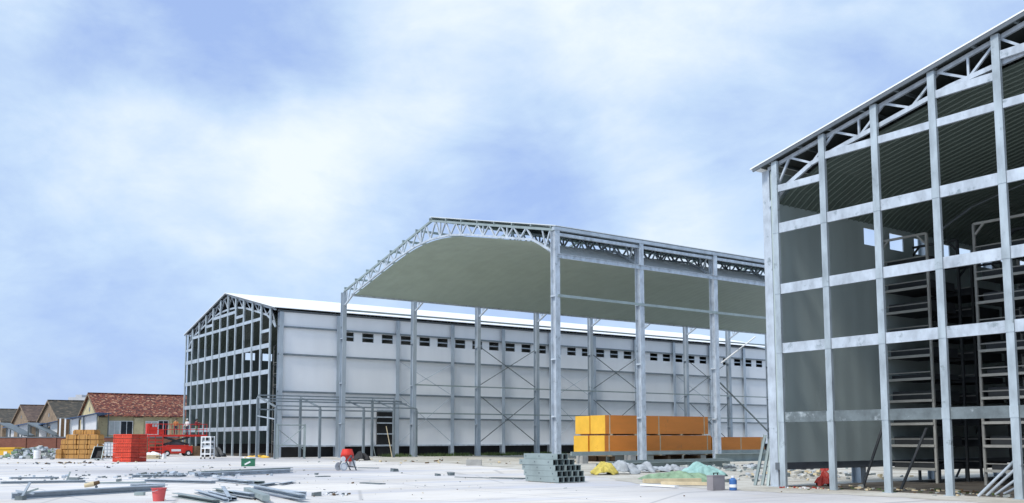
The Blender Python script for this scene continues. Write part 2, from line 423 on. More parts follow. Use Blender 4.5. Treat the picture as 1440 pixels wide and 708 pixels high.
K2 = 1.21
wl = thing('warehouse', 'long white walled warehouse with open dark steel grid gable and white roof', 'warehouse', (-101, 33.48, 0))
XL, XR, YL = -115.4, -86.7, 33.48
cxl = [XL+2.495*i for i in range(12)]
gzl = [2.78, 5.47, 8.26, 10.83]
stl = [(cxl[0], cxl[1], 12.3), (cxl[1], cxl[10], 13.65), (cxl[3], cxl[4], 14.5), (cxl[4], cxl[7], 15.15), (cxl[7], cxl[8], 14.5), (cxl[10], cxl[11], 12.3)]
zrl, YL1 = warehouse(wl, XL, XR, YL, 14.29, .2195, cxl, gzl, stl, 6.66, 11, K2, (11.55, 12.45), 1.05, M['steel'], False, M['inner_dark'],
               [(12.62, .13), (9.95, .15), (6.35, .15), (3.9, .14)])
b = MB(); b.box(XR-1.6, XR-1.3, YL+.8, YL1, 0, 1.5); b.box(XL+1.3, XL+1.6, YL+.8, YL1, 0, 1.2); b.build('gap_shade_board', M['gap_shade_board'], wl)  # added boards, black so the gap under the walls reads as shade
b = MB(); b.box(XL+1.7, XR-.5, YL+.3, YL1, .008, .02); b.build('floor_bed', M['shade_dark_soil'], wl)
# doorway in the wall, black block painting the opening's shade, with bars
pd = atx(531, 620, XR+.1); pe = atx(552, 620, XR+.1)
b = MB(); b.box(XR-.215, XR+.02, pd.y, pe.y, 0.1, 4.6); dw = b.build('doorway', M['hollow_shade'], wl)
for z in (1.05, 2.2, 3.3, 3.9, 4.6): MB().box(XR+.021, XR+.09, pd.y-.05, pe.y+.05, z, z+.12).build('door_rail', M['steel_light'], dw)
# rod braces on the warehouse wall
def rods(root, x, ya, yb, z0, z1, r=.03, name='cross_brace', matl=None):
    b = MB(); b.tube((x, ya, z0), (x, yb, z1), r, 6); b.tube((x+.05, ya, z1), (x+.05, yb, z0), r, 6)
    return b.build(name, matl or M['steel'], root)
for j in (2, 5, 8):
    ya, yb = YL+6.66*j+.2, YL+6.66*(j+1)-.2
    rods(wl, XR+.16, ya, yb, 6.4, 9.7); rods(wl, XR+.16, ya, yb, 1.4, 6.2)

wr = thing('warehouse', 'half built warehouse with bare galvanised grid gable and dark racks inside', 'warehouse', (-11, 27.47, 0))
cxr = [-22.14+2.067*i for i in range(12)]
gzr = [2.5, 4.97, 7.12, 9.36]
str_ = [(cxr[0], cxr[1], 10.83), (cxr[1], cxr[10], 11.56), (cxr[3], cxr[4], 12.48), (cxr[4], cxr[7], 13.06), (cxr[7], cxr[8], 12.48), (cxr[10], cxr[11], 10.83)]
zrr, YR1 = warehouse(wr, -22.85, .95, 27.47, 11.76, .2244, cxr, gzr, str_, 5.3, 7, 1.0, (9.5, 10.18), .88, M['steel_light'], True, M['inner_wall'], [])
b = MB(); b.box(-22.5, .7, 28.0, YR1, .012, .022); b.build('floor_bed', M['shade_dark_soil'], wr)
b = MB(); b.box(-22.62, -22.4, 27.65, YR1, .62, .875); b.build('base_angle', M['cap'], wr)

# storage racks inside both halls
def rack(name, label, x0, x1, y0, y1, H, levels, group, matl, nd=2):
    r = thing(name, label, 'storage rack', ((x0+x1)/2, (y0+y1)/2, 0.022), group=group)
    for y in (y0, y1):
        for x in (x0, x1):
            MB().box(x-.045, x+.045, y-.045, y+.045, .022, H).build('post', matl if y == y0 and x == x1 else (M['rack_mid'] if y == y0 else M['rack_dark']), r)  # rear and inner members coloured darker for the shade inside
    for z in levels:
        b = MB()
        b.box(x0, x1, y0-.09, y0-.03, z-.05, z+.05)
        s = b.build('shelf_beam', matl, r)
        MB().box(x0+.06, x1-.06, y0+.02, y1-.02, z-.02, z+.02).build('shelf_deck', M['rack_dark'], s)
        MB().box(x0+.08, x1-.08, y0+.3, y1-.2, z+.021, z+.021+.18+.25*((int(z*10)*7) % 5)/5).build('stored_tray', M['rack_dark'], s)
        MB().box(x0+.05, x1-.05, y0-.078, y0-.042, z+.24, z+.28).build('guard_rail', M['rack_mid'], s)
    for y in (y0, y1):
        b = MB(); b.bar((x0, y, H), (x1, y, H), .09)
        b.bar((x0+.05, y, H-.4), (x0+.4, y, H-.02), .07); b.bar((x1-.05, y, H-.4), (x1-.4, y, H-.02), .07)
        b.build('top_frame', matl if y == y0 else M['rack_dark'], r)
    return r
lv = [.55, 1.45, 2.3, 3.2, 4.05, 4.95, 5.85, 6.75, 7.65, 8.6]
yr = 34.4
pA, pB, pC = aty(1243, 500, yr).x, aty(1313, 560, yr).x, aty(1378, 500, yr).x
pD = pC+3.0
rg = 'racks inside the open warehouse'
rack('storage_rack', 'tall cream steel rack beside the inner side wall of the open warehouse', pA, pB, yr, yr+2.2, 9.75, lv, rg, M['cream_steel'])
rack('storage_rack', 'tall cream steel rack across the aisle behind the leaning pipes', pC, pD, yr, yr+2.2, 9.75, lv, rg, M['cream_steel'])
rack('storage_rack', 'shade-coloured rack deeper in the open warehouse, behind the cream rack at the side wall', pA+.1, pB, yr+3.2, yr+5.6, 9.2, lv[:-1], rg, M['rack_dark'])
rack('storage_rack', 'shade-coloured rack deeper in the open warehouse seen through the aisle', pB+.5, pC-.25, yr+5.0, yr+7.2, 7.4, lv[:-2], rg, M['rack_dark'])
rack('storage_rack', 'shade-coloured rack deeper in the open warehouse, behind the cream rack at the leaning pipes', pC, pD, yr+3.2, yr+5.4, 9.2, lv[:-1], rg, M['rack_dark'])
# partition behind the racks, shade of the deep hall put into its colour
tag(MB().box(-20.4, .4, yr+9.6, yr+9.75, .03, 9.2).build('partition_wall', M['interior']), 'shade-coloured partition wall behind the racks in the open warehouse', 'wall')
lvl = [1.2, 2.4, 3.6, 4.9, 6.1, 7.3, 8.5, 9.7]
rg = 'racks inside the white warehouse'
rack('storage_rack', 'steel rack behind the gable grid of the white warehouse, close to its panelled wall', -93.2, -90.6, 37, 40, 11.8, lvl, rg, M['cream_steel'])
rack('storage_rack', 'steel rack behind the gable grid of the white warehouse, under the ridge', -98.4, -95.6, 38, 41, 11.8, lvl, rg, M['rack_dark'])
tag(MB().box(-106, -87.2, 45, 45.2, .03, 12.0).build('partition_wall', M['interior']), 'shade-coloured partition wall behind the racks in the white warehouse', 'wall')  # same dark colour for the shade deep in this hall

# ------------------------------------------------------------------ open canopy hall in the middle
XF, XN, YM, DM, HM, AM = -82.36, -49.52, 38.62, 7.647, 15.85, 19.57
XC = (XF+XN)/2; SL = (AM-HM)/(XN-XC); NB = 8; YE = YM+DM*NB
def zm(x): return HM+SL*(min(x, 2*XC-x)-XF)
ch = thing('canopy_hall', 'tall open steel hall with arched grey green ceiling and no walls', 'open hall', (XC, YM, 0))
for j in range(NB+1):
    y = YM+DM*j
    for x in (XF, XN):
        c = MB(); c.ibeam((x, y, 0), (x, y, HM-.15), .40, .52, .035); c.box(x-.35, x+.35, y-.3, y+.3, 0, .04)
        for z in (3.2, 7.0, 11.25): c.box(x-.27, x+.27, y-.21, y+.21, z-.05, z+.05)
        c.build('column', M['steel_light'] if (x == XN) else M['steel'], ch)
bot = [(-80.16, 15.38), (-71.6, 17.36), (-68.6, 17.85), (-66, 18.0), (-63.2, 17.85), (-60.3, 17.36), (-52.0, 15.52)]
top = [(XF+.1, HM-.06), (XC, AM-.06), (XN-.1, HM-.06)]
for j in range(NB+1):
    y = YM+DM*j
    w = MB(); lattice(w, top, bot, 18, y, .11)
    t = w.build('roof_truss', M['steel_light'], ch)
    b = MB(); poly_bars(b, top, y, .16, .17); b.build('top_chord', M['steel_mid'], t)
    b = MB(); poly_bars(b, bot, y, .14, .15); b.build('bottom_chord', M['steel_light'], t)
    for s_, xk, pa_, pb_ in ((1, XF, (XF+.3, y, 14.45), (-80.16, y, 15.38)), (-1, XN, (XN-.3, y, 14.35), (-52, y, 15.52))):
        b = MB(); b.bar(pa_, pb_, .15)
        pm_ = Vector(pa_).lerp(Vector(pb_), .35); b.bar(pm_, (xk+s_*.5, y+.006, zm(XF+.5)-.05), .1); b.bar(pm_, (xk+s_*1.45, y+.007, zm(XF+1.45)-.06), .09)
        b.build('knee_brace', M['steel_light'], t)
for side in (0, 1):
    for i in range(8):
        x = XF+.35+(XC-XF-.5)*i/7; x = x if side == 0 else 2*XC-x
        MB().box(x-.05, x+.05, YM-.14, YE+.3, zm(x)+.03, zm(x)+.22).build('purlin', M['steel_mid'], ch)
rs = MB(); rs.sheet([(XC-.05, AM+.3), (XN+.25, HM+.225-.05)], YM-.15, YE+.3, .05); rs.build('roof_sheet', M['roof_under'], ch)
ln = MB(); lp = [(-80.3, 15.2)]+[(x, z-.12) for x, z in bot]
# smooth the lining profile
def smooth(p, it=2):
    for _ in range(it):
        q_ = [p[0]]
        for a, b in zip(p, p[1:]): q_ += [tuple(a[i]*.75+b[i]*.25 for i in (0, 1)), tuple(a[i]*.25+b[i]*.75 for i in (0, 1))]
        p = q_+[p[-1]]
    return p
lp = smooth(lp)
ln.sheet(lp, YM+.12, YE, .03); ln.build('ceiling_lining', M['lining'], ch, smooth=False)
b = MB(); b.sheet([(-52.05, 15.36), (-51.9, 15.36), (-50.05, 14.25)], YM+.14, YE, .03); b.build('end_panel', M['roof_under'], ch)
MB().box(-80.42, -80.2, YM-.2, YE+.2, 15.08, 15.3).build('edge_beam', M['steel_light'], ch)
b = MB(); b.channel((XN+.30, YM, 13.95), (XN+.30, YE, 13.95), .1, .3); b.build('edge_beam', M['steel_light'], ch)
b = MB(); b.box(XN+.02, XN+.2, YM+.2, YE, HM-.5, HM-.3); b.build('eave_beam', M['steel_light'], ch)
b = MB(); b.box(XN+.03, XN+.3, YM-.3, YE+.3, HM-.16, HM+.06); b.build('gutter', M['steel'], ch)
b = MB(); b.box(XN+.28, XN+.36, YM, YE, 11.16, 11.34); b.build('girt', M['steel_mid'], ch)
b = MB(); b.box(XF-.4, XF-.3, YM, YE, 13.98, 14.14); b.build('girt', M['steel_mid'], ch)
for z in (7.09, 4.28):
    b = MB(); b.box(XF+.28, XF+.34, YM+DM, YE, z-.06, z+.06); b.build('tie_rail', M['steel_mid'], ch)
for j in (2, 4, 6):
    ya, yb = YM+DM*j+.25, YM+DM*(j+1)-.25
    rods(ch, XF, ya, yb, 7.3, 11.3, .045, matl=M['steel_dark']); rods(ch, XF, ya, yb, 1.4, 6.2, .045, matl=M['steel_dark'])
ya = YM+DM*2; p1 = atx(1012, 538, XN); p2 = atx(1080, 607, XN)
b = MB(); b.tube((XN, p1.y, p1.z), (XN, p2.y, p2.z), .06, 6); b.build('cross_brace', M['steel_dark'], ch)
p1 = atx(1014, 511, XF+.5); p2 = atx(1062, 474, XF+.5)
b = MB(); b.tube(p1, p2, .1, 8); b.build('diagonal_strut', M['white_paint'], ch)

# lean-to frame and small scaffold by the left warehouse
lt = thing('porch_frame', 'bare steel lean-to frame standing along the white warehouse wall', 'steel frame', (-83.5, 39, 0))
xs0, xs1 = -85.35, -80.8
ys_ = [31.5, 35.7, 40.1, 43.3, 45.75]
for y in ys_:
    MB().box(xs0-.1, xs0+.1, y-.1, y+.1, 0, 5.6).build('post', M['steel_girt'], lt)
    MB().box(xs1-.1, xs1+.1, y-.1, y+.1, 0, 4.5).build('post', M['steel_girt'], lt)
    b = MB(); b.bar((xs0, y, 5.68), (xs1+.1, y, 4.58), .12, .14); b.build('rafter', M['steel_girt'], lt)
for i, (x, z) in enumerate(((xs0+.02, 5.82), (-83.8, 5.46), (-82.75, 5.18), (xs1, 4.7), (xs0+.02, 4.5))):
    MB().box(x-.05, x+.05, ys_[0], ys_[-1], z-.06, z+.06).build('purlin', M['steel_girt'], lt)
b = MB(); b.bar((xs0, 31.5, 3.9), (xs1, 31.5, 3.5), .1); b.build('tie_rail', M['steel'], lt)
sc = thing('scaffold_frame', 'low steel scaffold frame with diagonal tubes at the warehouse corner', 'scaffold', (-80, 32.6, 0))
pa = at(388, 646); pb = at(420, 646)
sx = pa.x
sp = [(sx, pa.y), (sx+.2, pa.y+2.6), (sx-1.6, pa.y+.8), (sx-1.5, pa.y+3.2)]
for (x, y) in sp: MB().tube((x, y, 0), (x, y, 3.1), .05, 8).build('standard', M['steel_mid'], sc)
for z in (1.2, 3.0):
    for (i, j) in ((0, 1), (2, 3), (0, 2), (1, 3)): MB().tube((*sp[i], z), (*sp[j], z), .04, 6).build('ledger', M['steel_mid'], sc)
MB().tube((*sp[0], .9), (*sp[1], 2.9), .035, 6).build('brace', M['steel_mid'], sc); MB().tube((*sp[2], 2.6), (*sp[3], .8), .035, 6).build('brace', M['steel_mid'], sc)
p = at(551.5, 643.5)
b = MB(); b.bar((p.x, p.y, 0), (p.x-.6, p.y-.35, 2.95), .22, .06, side=(.58, .81, 0)); tag(b.build('plank', M['pale_wood']), 'pale timber plank leaning upright beside the dark doorway', 'plank')
p = at(528, 642)
b = MB(); b.bar((p.x, p.y, 0), (p.x-.5, p.y-.5, 3.1), .16, .05, side=(.58, .81, 0)); tag(b.build('plank', M['steel_mid']), 'grey board leaning inside the lean-to frame', 'plank')

# ------------------------------------------------------------------ orange wrapped panel bundles under the canopy hall
def bundle(label, x0, x1, y0, y1, z0, z1, group):
    r = thing('panel_bundle', label, 'panel bundle', ((x0+x1)/2, y0, z0), group=group)
    b = MB(); b.box(x0, x1, y0+.012, y1, z0+.1, z1); b.build('wrap', M['orange'], r)
    b = MB(); b.box(x0+.003, x1-.003, y0, y0+.011, z0+.103, z1-.003)
    b.build('end_face', M['yellow'], r)
    n = 5
    for i in range(n):
        y = y0+.5+(y1-y0-1.2)*i/(n-1)
        MB().box(x0-.02, x1+.02, y, y+.22, z0, z0+.099).build('skid', M['pale_wood'], r)
    b = MB()
    for i in range(3):
        y = y0+.45+(y1-y0-.9)*i/2
        b.box(x1+.001, x1+.008, y-.05, y+.05, z0+.1, z1+.004); b.box(x0, x1, y-.05, y+.05, z1+.001, z1+.008)
    b.build('strap', M['pale_wood'], r)
    return r
bg = 'orange panel bundles under the open hall'
xb = -54.0; wb = 1.72; y0, y1 = 46.75, 57.8
bundle('upper orange panel bundle on the side towards the steel pile', xb-wb, xb, y0, y1, 2.0, 3.5, bg)
bundle('upper orange panel bundle on the side towards the white warehouse', xb-2*wb-.06, xb-wb-.06, y0-.03, y1, 2.0, 3.48, bg)
bundle('lower orange panel bundle, under the others, on the side towards the steel pile', xb-wb, xb+.03, y0-.1, y1+.3, .42, 1.98, bg)
bundle('lower orange panel bundle, under the others, on the side towards the white warehouse', xb-2*wb-.05, xb-wb-.05, y0-.2, y1, .42, 1.97, bg)
bundle('single orange panel bundle lying beyond the tall orange stack', xb-wb, xb+.1, 58.6, 64.6, .35, 1.85, bg)
bl = None
for i, (x, y) in enumerate([(xb-wb/2, 47.6), (xb-wb*1.5, 47.5), (xb-wb/2, 50.4), (xb-wb/2, 53.4), (xb-wb/2, 56.8), (xb-wb/2, 59.4), (xb-wb/2, 63.6), (xb-wb*1.5, 52), (xb-wb*1.5, 56.4)]):
    z = .34 if y > 58 else .41
    if bl is None:
        bl = tag(MB().box(-.8, .8, -.15, .15, 0, .405).build('timber_block', M['brown_wood'], loc=(0, 0, 0)), 'dark timber block under the orange panel bundles', 'timber block', 'timber blocks under the bundles'); bl.location = (x, y, .006)
    else:
        c = copy_tree(bl, (x, y, .006)); c.scale = (1, 1, z/.41)
# long beams lying along the hall in front of the bundles
def lying(name, label, p, q, w, h, matl, group=None, sec='box', lift=0.0, cat='steel beam'):
    p = Vector(p); q = Vector(q); o = Vector((p.x, p.y, lift))
    b = MB(); a = Vector((p.x, p.y, lift+h/2)); c = Vector((q.x, q.y, lift+h/2))
    if sec == 'c':
        b.channel(a, c, w, h, min(.03, h*.15), side=(0, 0, 1))
    elif sec == 'i':
        b.ibeam(a, c, h, w, min(.03, h*.15), side=(0, 0, 1)); 
    elif sec == 'tube': b.tube(a, c, h/2, 10)
    else: b.bar(a, c, w, h)
    return tag(b.build(name, matl, loc=o), label, cat, group)
pp = atx(803, 638.5, -51.6); qq = atx(1076, 636, -51.6)
lying('steel_beam', 'long slim steel beam raised on blocks along the orange bundles', pp, qq, .12, .28, M['steel_mid'], lift=pp.z-.14)
for k, (yy, h) in enumerate([(pp.y+1.0, pp.z-.14), (pp.y+5.5, pp.z-.14), (qq.y-2.0, pp.z-.14)]):
    tag(MB().box(-51.95, -51.25, yy-.25, yy+.25, .006, h).build('block', M['concrete_grey'], loc=(-51.6, yy, .006)),
        ['pale block under the near end of the raised beam', 'pale block under the middle of the raised beam', 'pale block under the far end of the raised beam'][k], 'block')
for k, (a, b_, v) in enumerate([((856, 650), (893, 649.2), .55), ((1010, 650), (1062, 647.5), .6)]):
    p = at(*a); q = at(*b_)
    lying('box_girder', ['short dark green steel girder before the yellow bundle ends', 'short dark green steel girder beside the leaning beams'][k], p, (p.x-.3, q.y, 0), .5, v, M['steel_mid'], sec='c', lift=.006, cat='girder')
p = at(842, 663); q = at(1075, 660)
for k in range(3):
    lying('steel_beam', ['long grey green girder lying before the orange bundles, row towards the tarps', 'long grey green girder lying in the middle of the row', 'long grey green girder lying nearest the orange bundles'][k],
          (p.x-.75*k, p.y+1.5*k, 0), (p.x-.75*k-.4, p.y+11+.6*k, 0), .4, .42+.04*k, M['steel_mid'], sec='c', lift=.006)

# ------------------------------------------------------------------ steel pile of channels, ends towards the right
cx, cy = at(786, 680).x, at(786, 680).y
L = cx-aty(738, 676, cy).x
c0 = None
for lay in range(5):
    nn = 5 if lay < 3 else (4 if lay == 3 else 2)
    for j in range(nn):
        off = .12*lay+random.uniform(-.06, .06); yy = cy+.14+.27*j+(.2 if lay > 3 else 0)
        zz = .225*lay+.02
        if c0 is None:
            b = MB(); b.box(-L, -.03, -.13, -.115, 0, .22); b.box(-L, -.03, .115, .13, 0, .22); b.box(-L, -.03, -.1149, .1149, .205, .22); b.box(-L, -.03, -.1149, .1149, 0, .015)
            c0 = thing('steel_channel', 'grey green steel box section in the square stack on the yard', 'steel section', (0, 0, 0), group='steel sections in the square stack', local=True)
            b.build('shell', M['steel_mid'], c0); b = MB(); b.box(-.25, -.2, -.114, .114, .016, .204); b.build('end_shade', M['hollow_shade'], c0)  # black plug paints the shade inside the open end
            b = MB()
            for xx in (-L+.12, -L*.55, -.35): b.box(xx, xx+.05, -.136, -.131, .09, .15)
            b.build('bolt_plate', M['cap'], c0)
            o = c0
        else: o = copy_tree(c0)
        o.location = (cx-(off if lay else 0)+(.15 if lay == 4 else 0), yy, zz)
        o.rotation_euler = (0, 0, random.uniform(-.012, .012))
for k in range(3):
    tag(MB().box(cx-L*.9+k*L*.35, cx-L*.9+k*L*.35+.12, cy, cy+1.6, .001, .02).build('timber_batten', M['brown_wood'], loc=(cx-L*.9+k*L*.35, cy, .001)), 'thin timber batten under the square stack of steel', 'batten', 'battens under the steel stack')

# ------------------------------------------------------------------ tarps and sacks
def cloth(name, label, cat, u0, v0, w, d, h, matl, seed, rot=.9, group=None):
    rnd = random.Random(seed); n = 30
    ph = [(rnd.uniform(1, 5), rnd.uniform(1, 5), rnd.uniform(0, 6)) for _ in range(5)]
    pts = []
    for i in range(n+1):
        for j in range(n+1):
            x, y = i/n*2-1, j/n*2-1
            r = sqrt(x*x+y*y)
            e = max(0, 1-r**2.2*.72)
            z = h*e*(.62+.16*sum(sin(a*x*2+b*y*2+c) for a, b, c in ph)/1.6)+.055*h*e*sum(abs(sin(a*x*4.3-b*y*3.7+2*c)) for a, b, c in ph[:3])
            edge = 1+.12*sin(7*atan2(y, x)+seed)+.06*sin(13*atan2(y, x))
            if r > 1: x, y = x/r**.5, y/r**.5
            pts.append((x*w/2*edge, y*d/2*edge, max(z, 0)+.015))
    b = MB(); b.q(pts, [(i*(n+1)+j, (i+1)*(n+1)+j, (i+1)*(n+1)+j+1, i*(n+1)+j+1) for i in range(n) for j in range(n)])
    o = b.build(name, matl, loc=(0, 0, 0), smooth=True)
    p = at(u0, v0); o.location = (p.x, p.y, .006); o.rotation_euler = (0, 0, rot)
    so = o.modifiers.new('thick', 'SOLIDIFY'); so.thickness = .012; so.offset = 1
    return tag(o, label, cat, group)
cloth('tarpaulin', 'crumpled yellow plastic sheet heaped beside the steel stack', 'tarpaulin', 850, 668, 1.25, 1.1, .62, M['yellow_cloth'], 3)
cloth('tarpaulin', 'grey plastic sheet draped over the heap next to the yellow one', 'tarpaulin', 874, 667, 1.7, 1.2, .7, M['sack'], 5)
cloth('tarpaulin', 'pale teal sheet heaped highest beside the grey case', 'tarpaulin', 988, 675, 1.9, 1.4, .72, M['teal_cloth'], 8)
cloth('tarpaulin', 'pale green sheet spread low and flat beside the teal one', 'tarpaulin', 955, 678, 2.9, 1.3, .42, M['pale_green_cloth'], 11)
for k, (u, v, w) in enumerate([(905, 665, 1.3), (925, 664, 1.5), (947, 664, 1.3), (968, 663, 1.4)]):
    cloth('sack', ['white grey sack beside the grey draped sheet', 'white grey sack second from the grey draped sheet', 'white grey sack third from the grey draped sheet', 'white grey sack just behind the teal sheet'][k], 'sack', u, v, w, (.8, 1.2, .7, 1.0)[k], (.5, .28, .4, .22)[k], M['sack'], 20+k, group='sacks along the girders')
for k, (u, v, u2, v2) in enumerate([(903, 684, 952, 687), (930, 683, 1000, 684), (905, 681, 985, 680)]):
    p = at(u, v); q = at(u2, v2)
    lying('plank', ['whitish plank lying foremost at the edge of the yard', 'whitish plank lying under the green sheet', 'whitish plank lying rearmost behind the others'][k], p, q, .22, .06+.05*k, M['pale_wood'] if k else M['white_paint'], lift=.03+.004*k, cat='plank')
# grey case with dark side, blue bottle
p = at(1011, 690); r = thing('tool_case', 'grey brown square case with a dark side near the blue bottle', 'tool case', (p.x, p.y, .006), YAW+.55, local=True)
b = MB(); b.box(-.26, .28, 0, .3, 0, .46); b.build('case_body', M['grey_case'], r)
b = MB(); b.box(.2805, .29, .01, .29, .02, .45); b.build('side_cover', M['rubber'], r)
b = MB(); b.box(-.27, .295, -.008, .31, .461, .5); b.build('lid', M['grey_case'], r)
b = MB(); b.bar((-.08, .15, .5), (-.08, .15, .56), .025); b.bar((.1, .15, .5), (.1, .15, .56), .025); b.bar((-.1, .15, .57), (.12, .15, .57), .03); b.build('handle', M['rubber'], r)
p = at(1031, 690); r = thing('water_bottle', 'blue plastic water bottle standing by the grey case', 'bottle', (p.x, p.y, .006), 0, local=True)
b = MB(); b.tube((0, 0, 0), (0, 0, .34), .13, 16); b.tube((0, 0, .3405), (0, 0, .42), .13, 16, .05); b.build('bottle_body', M['blue_plastic'], r, smooth=False)
MB().tube((0, 0, .4205), (0, 0, .48), .055, 12).build('cap', M['white_paint'], r)
MB().tube((0, 0, .1), (0, 0, .2), .132, 16, caps=False).build('wrapper', M['white_paint'], r)
# beams leaning on the corner column
for k, (ub, vb, ut, vt) in enumerate([(1062, 683, 1076, 612), (1072, 683, 1083, 618), (1080, 684, 1085, 632)]):
    p = at(ub, vb); t = aty(ut, vt, p.y+.45)
    b = MB(); b.channel(p, t, .09, .26, .012, side=(.5, -.8, 0)); tag(b.build('steel_plank', M['steel_mid'], loc=p), ['longest green grey steel plank leaning against the corner column', 'middle green grey steel plank leaning against the corner column', 'shortest green grey steel plank leaning against the corner column'][k], 'steel plank', 'steel planks leaning at the corner column')
# white pipes leaning at the right
for k, (ub, vb, ut, vt) in enumerate([(1376, 700, 1427, 648), (1388, 699, 1430, 658), (1400, 698, 1434, 671), (1412, 697, 1440, 681)]):
    p = at(ub, vb); t = aty(ut, vt, p.y+.02)
    b = MB(); b.tube(p+Vector((0, 0, .045)), t, .042, 10); tag(b.build('steel_pipe', M['steel_light'], loc=p), ['longest pale pipe leaning on the open gable grid', 'second longest pale pipe leaning on the open gable grid', 'third longest pale pipe leaning on the open gable grid', 'shortest pale pipe leaning on the open gable grid'][k], 'pipe', 'pipes leaning on the grid')
for k, (ub, vb, ut, vt) in enumerate([(1214, 685, 1243, 596), (1267, 690, 1303, 602), (1345, 672, 1376, 600)]):
    p = at(ub, vb); t = aty(ut, vt, p.y+.5)
    b = MB(); b.tube(p+Vector((0, 0, .03)), t, .05, 8); b.box(p.x-.12, p.x+.12, p.y-.12, p.y+.12, .024, .04); tag(b.build('raking_prop', M['rack_dark'], loc=p), ['dark raking prop before the side wall gap of the open warehouse', 'dark raking prop across the cream rack by the side wall', 'dark raking prop leaning in the aisle of the open warehouse'][k], 'prop', 'raking props in the open warehouse')
for k, (u, v, h) in enumerate([(1160, 684, .5), (1162, 668, .5)]):
    cloth('sack', ['red sack lying at the foot of the grid column', 'red sack lying behind the other red one'][k], 'sack', u, v, .62, .6, h, M['red_dull'], 31+k)
# debris inside the gap and on the dirt
def rubble(name, label, cx_, cy_, n, sx_, sy_, smin, smax, mats, seed, heap=0., z=.006):
    rnd = random.Random(seed); b = MB()
    for i in range(n):
        x = rnd.gauss(0, sx_/2); y = rnd.gauss(0, sy_/2); s_ = rnd.uniform(smin, smax)*rnd.uniform(.5, 1)
        zz = heap*max(0, 1-(x*x/sx_**2+y*y/sy_**2))*rnd.uniform(.2, 1)
        b.cur = rnd.randrange(len(mats))
        a = rnd.uniform(0, pi); d = Vector((cos(a), sin(a), rnd.uniform(-.2, .3))).normalized()*s_*rnd.uniform(.6, 2)
        c = Vector((cx_+x, cy_+y, z+zz+s_*.3)); b.bar(c-d*.5, c+d*.5, s_*.8, s_*.55)
    o = b.build(name, mats, loc=(cx_, cy_, 0)); return tag(o, label, 'debris', kind='stuff')
def rpx(name, label, u, v, *a, **k): p = at(u, v); return rubble(name, label, p.x, p.y, *a, **k)
rpx('rubble', 'grey broken rubble heap in front of the brick wall', 54, 644, 420, 6, 3.2, .15, .55, [M['rubble'], M['grey_cloth'], M['steel_dark'], M['pale_green_cloth']], 41, heap=.95)
rpx('debris', 'pale debris lying in the gap below the inner wall', 1130, 672, 160, 3.0, 5.0, .06, .3, [M['grey_cloth'], M['pale_wood'], M['steel_dark'], M['dirt']], 42, heap=.25)
rpx('debris', 'brick chips and scraps beside the first grid column', 1128, 687, 70, .9, .5, .03, .1, [M['white_paint'], M['red_dull'], M['pale_wood']], 43)
rpx('debris', 'timber scraps and stones along the grid base', 1290, 692, 130, 4, 1.2, .03, .16, [M['pale_wood'], M['rubble'], M['brown_wood'], M['grass']], 44)
rpx('debris', 'scraps between the tarps and the girders', 1030, 660, 160, 5, 5, .08, .35, [M['rubble'], M['steel_mid'], M['grey_cloth'], M['cap']], 45, heap=.2)
rpx('debris', 'stones and boards along the dirt edge', 610, 650, 60, 9, 8, .06, .25, [M['rubble'], M['pale_wood'], M['brown_wood']], 46)
rpx('debris', 'bolts and chips scattered over the concrete yard', 420, 680, 60, 14, 14, .02, .07, [M['cap'], M['rubble'], M['brown_wood']], 47)
rpx('debris', 'small stones and scraps strewn over the front of the yard', 560, 690, 70, 12, 8, .015, .05, [M['cap'], M['rubble'], M['brown_wood'], M['pale_wood']], 52)
rpx('debris', 'scraps and offcuts strewn over the yard before the stacks', 220, 660, 70, 16, 11, .03, .15, [M['cap'], M['rubble'], M['steel_dark'], M['brown_wood']], 53)
rpx('debris', 'metal offcuts among the steel profiles', 262, 671, 110, 4.5, 2.6, .05, .24, [M['steel'], M['steel_light'], M['steel_dark'], M['grey_cloth']], 48, heap=.18)
rpx('debris', 'offcuts and scraps near the long thin profiles', 75, 673, 60, 3.5, 5, .04, .2, [M['steel'], M['steel_dark'], M['cap']], 49)
rpx('debris', 'dark scraps among the boards by the yellow bundles', 110, 652, 60, 4, 4, .05, .2, [M['brown_wood'], M['pale_wood'], M['cap']], 50)
rpx('debris', 'small brown scraps and stones near the red bucket', 476, 696, 24, .7, .35, .04, .14, [M['white_paint'], M['brown_wood'], M['cap']], 51)

# grass tufts below the canopy hall and the warehouse
b = MB(); rnd = random.Random(5)
for i in range(5200):
    y = rnd.uniform(43.5, 66); x = -83.2+rnd.gauss(0, .9)-.02*(y-43)
    if rnd.random() > .45+.55*sin(y*1.3)*sin(y*.41+1): continue
    h = rnd.uniform(.12, .42); a = rnd.uniform(0, 6.28); w = .04
    b.q([(x-w*cos(a), y-w*sin(a), 0), (x+w*cos(a), y+w*sin(a), 0), (x+rnd.uniform(-.12, .12), y+rnd.uniform(-.12, .12), h)], [(0, 1, 2)])
tag(b.build('grass', M['grass'], loc=(-83, 50, .006)), 'green grass growing along the white warehouse foot', 'grass', kind='stuff')
bpy.data.objects['grass'].location.z = .004

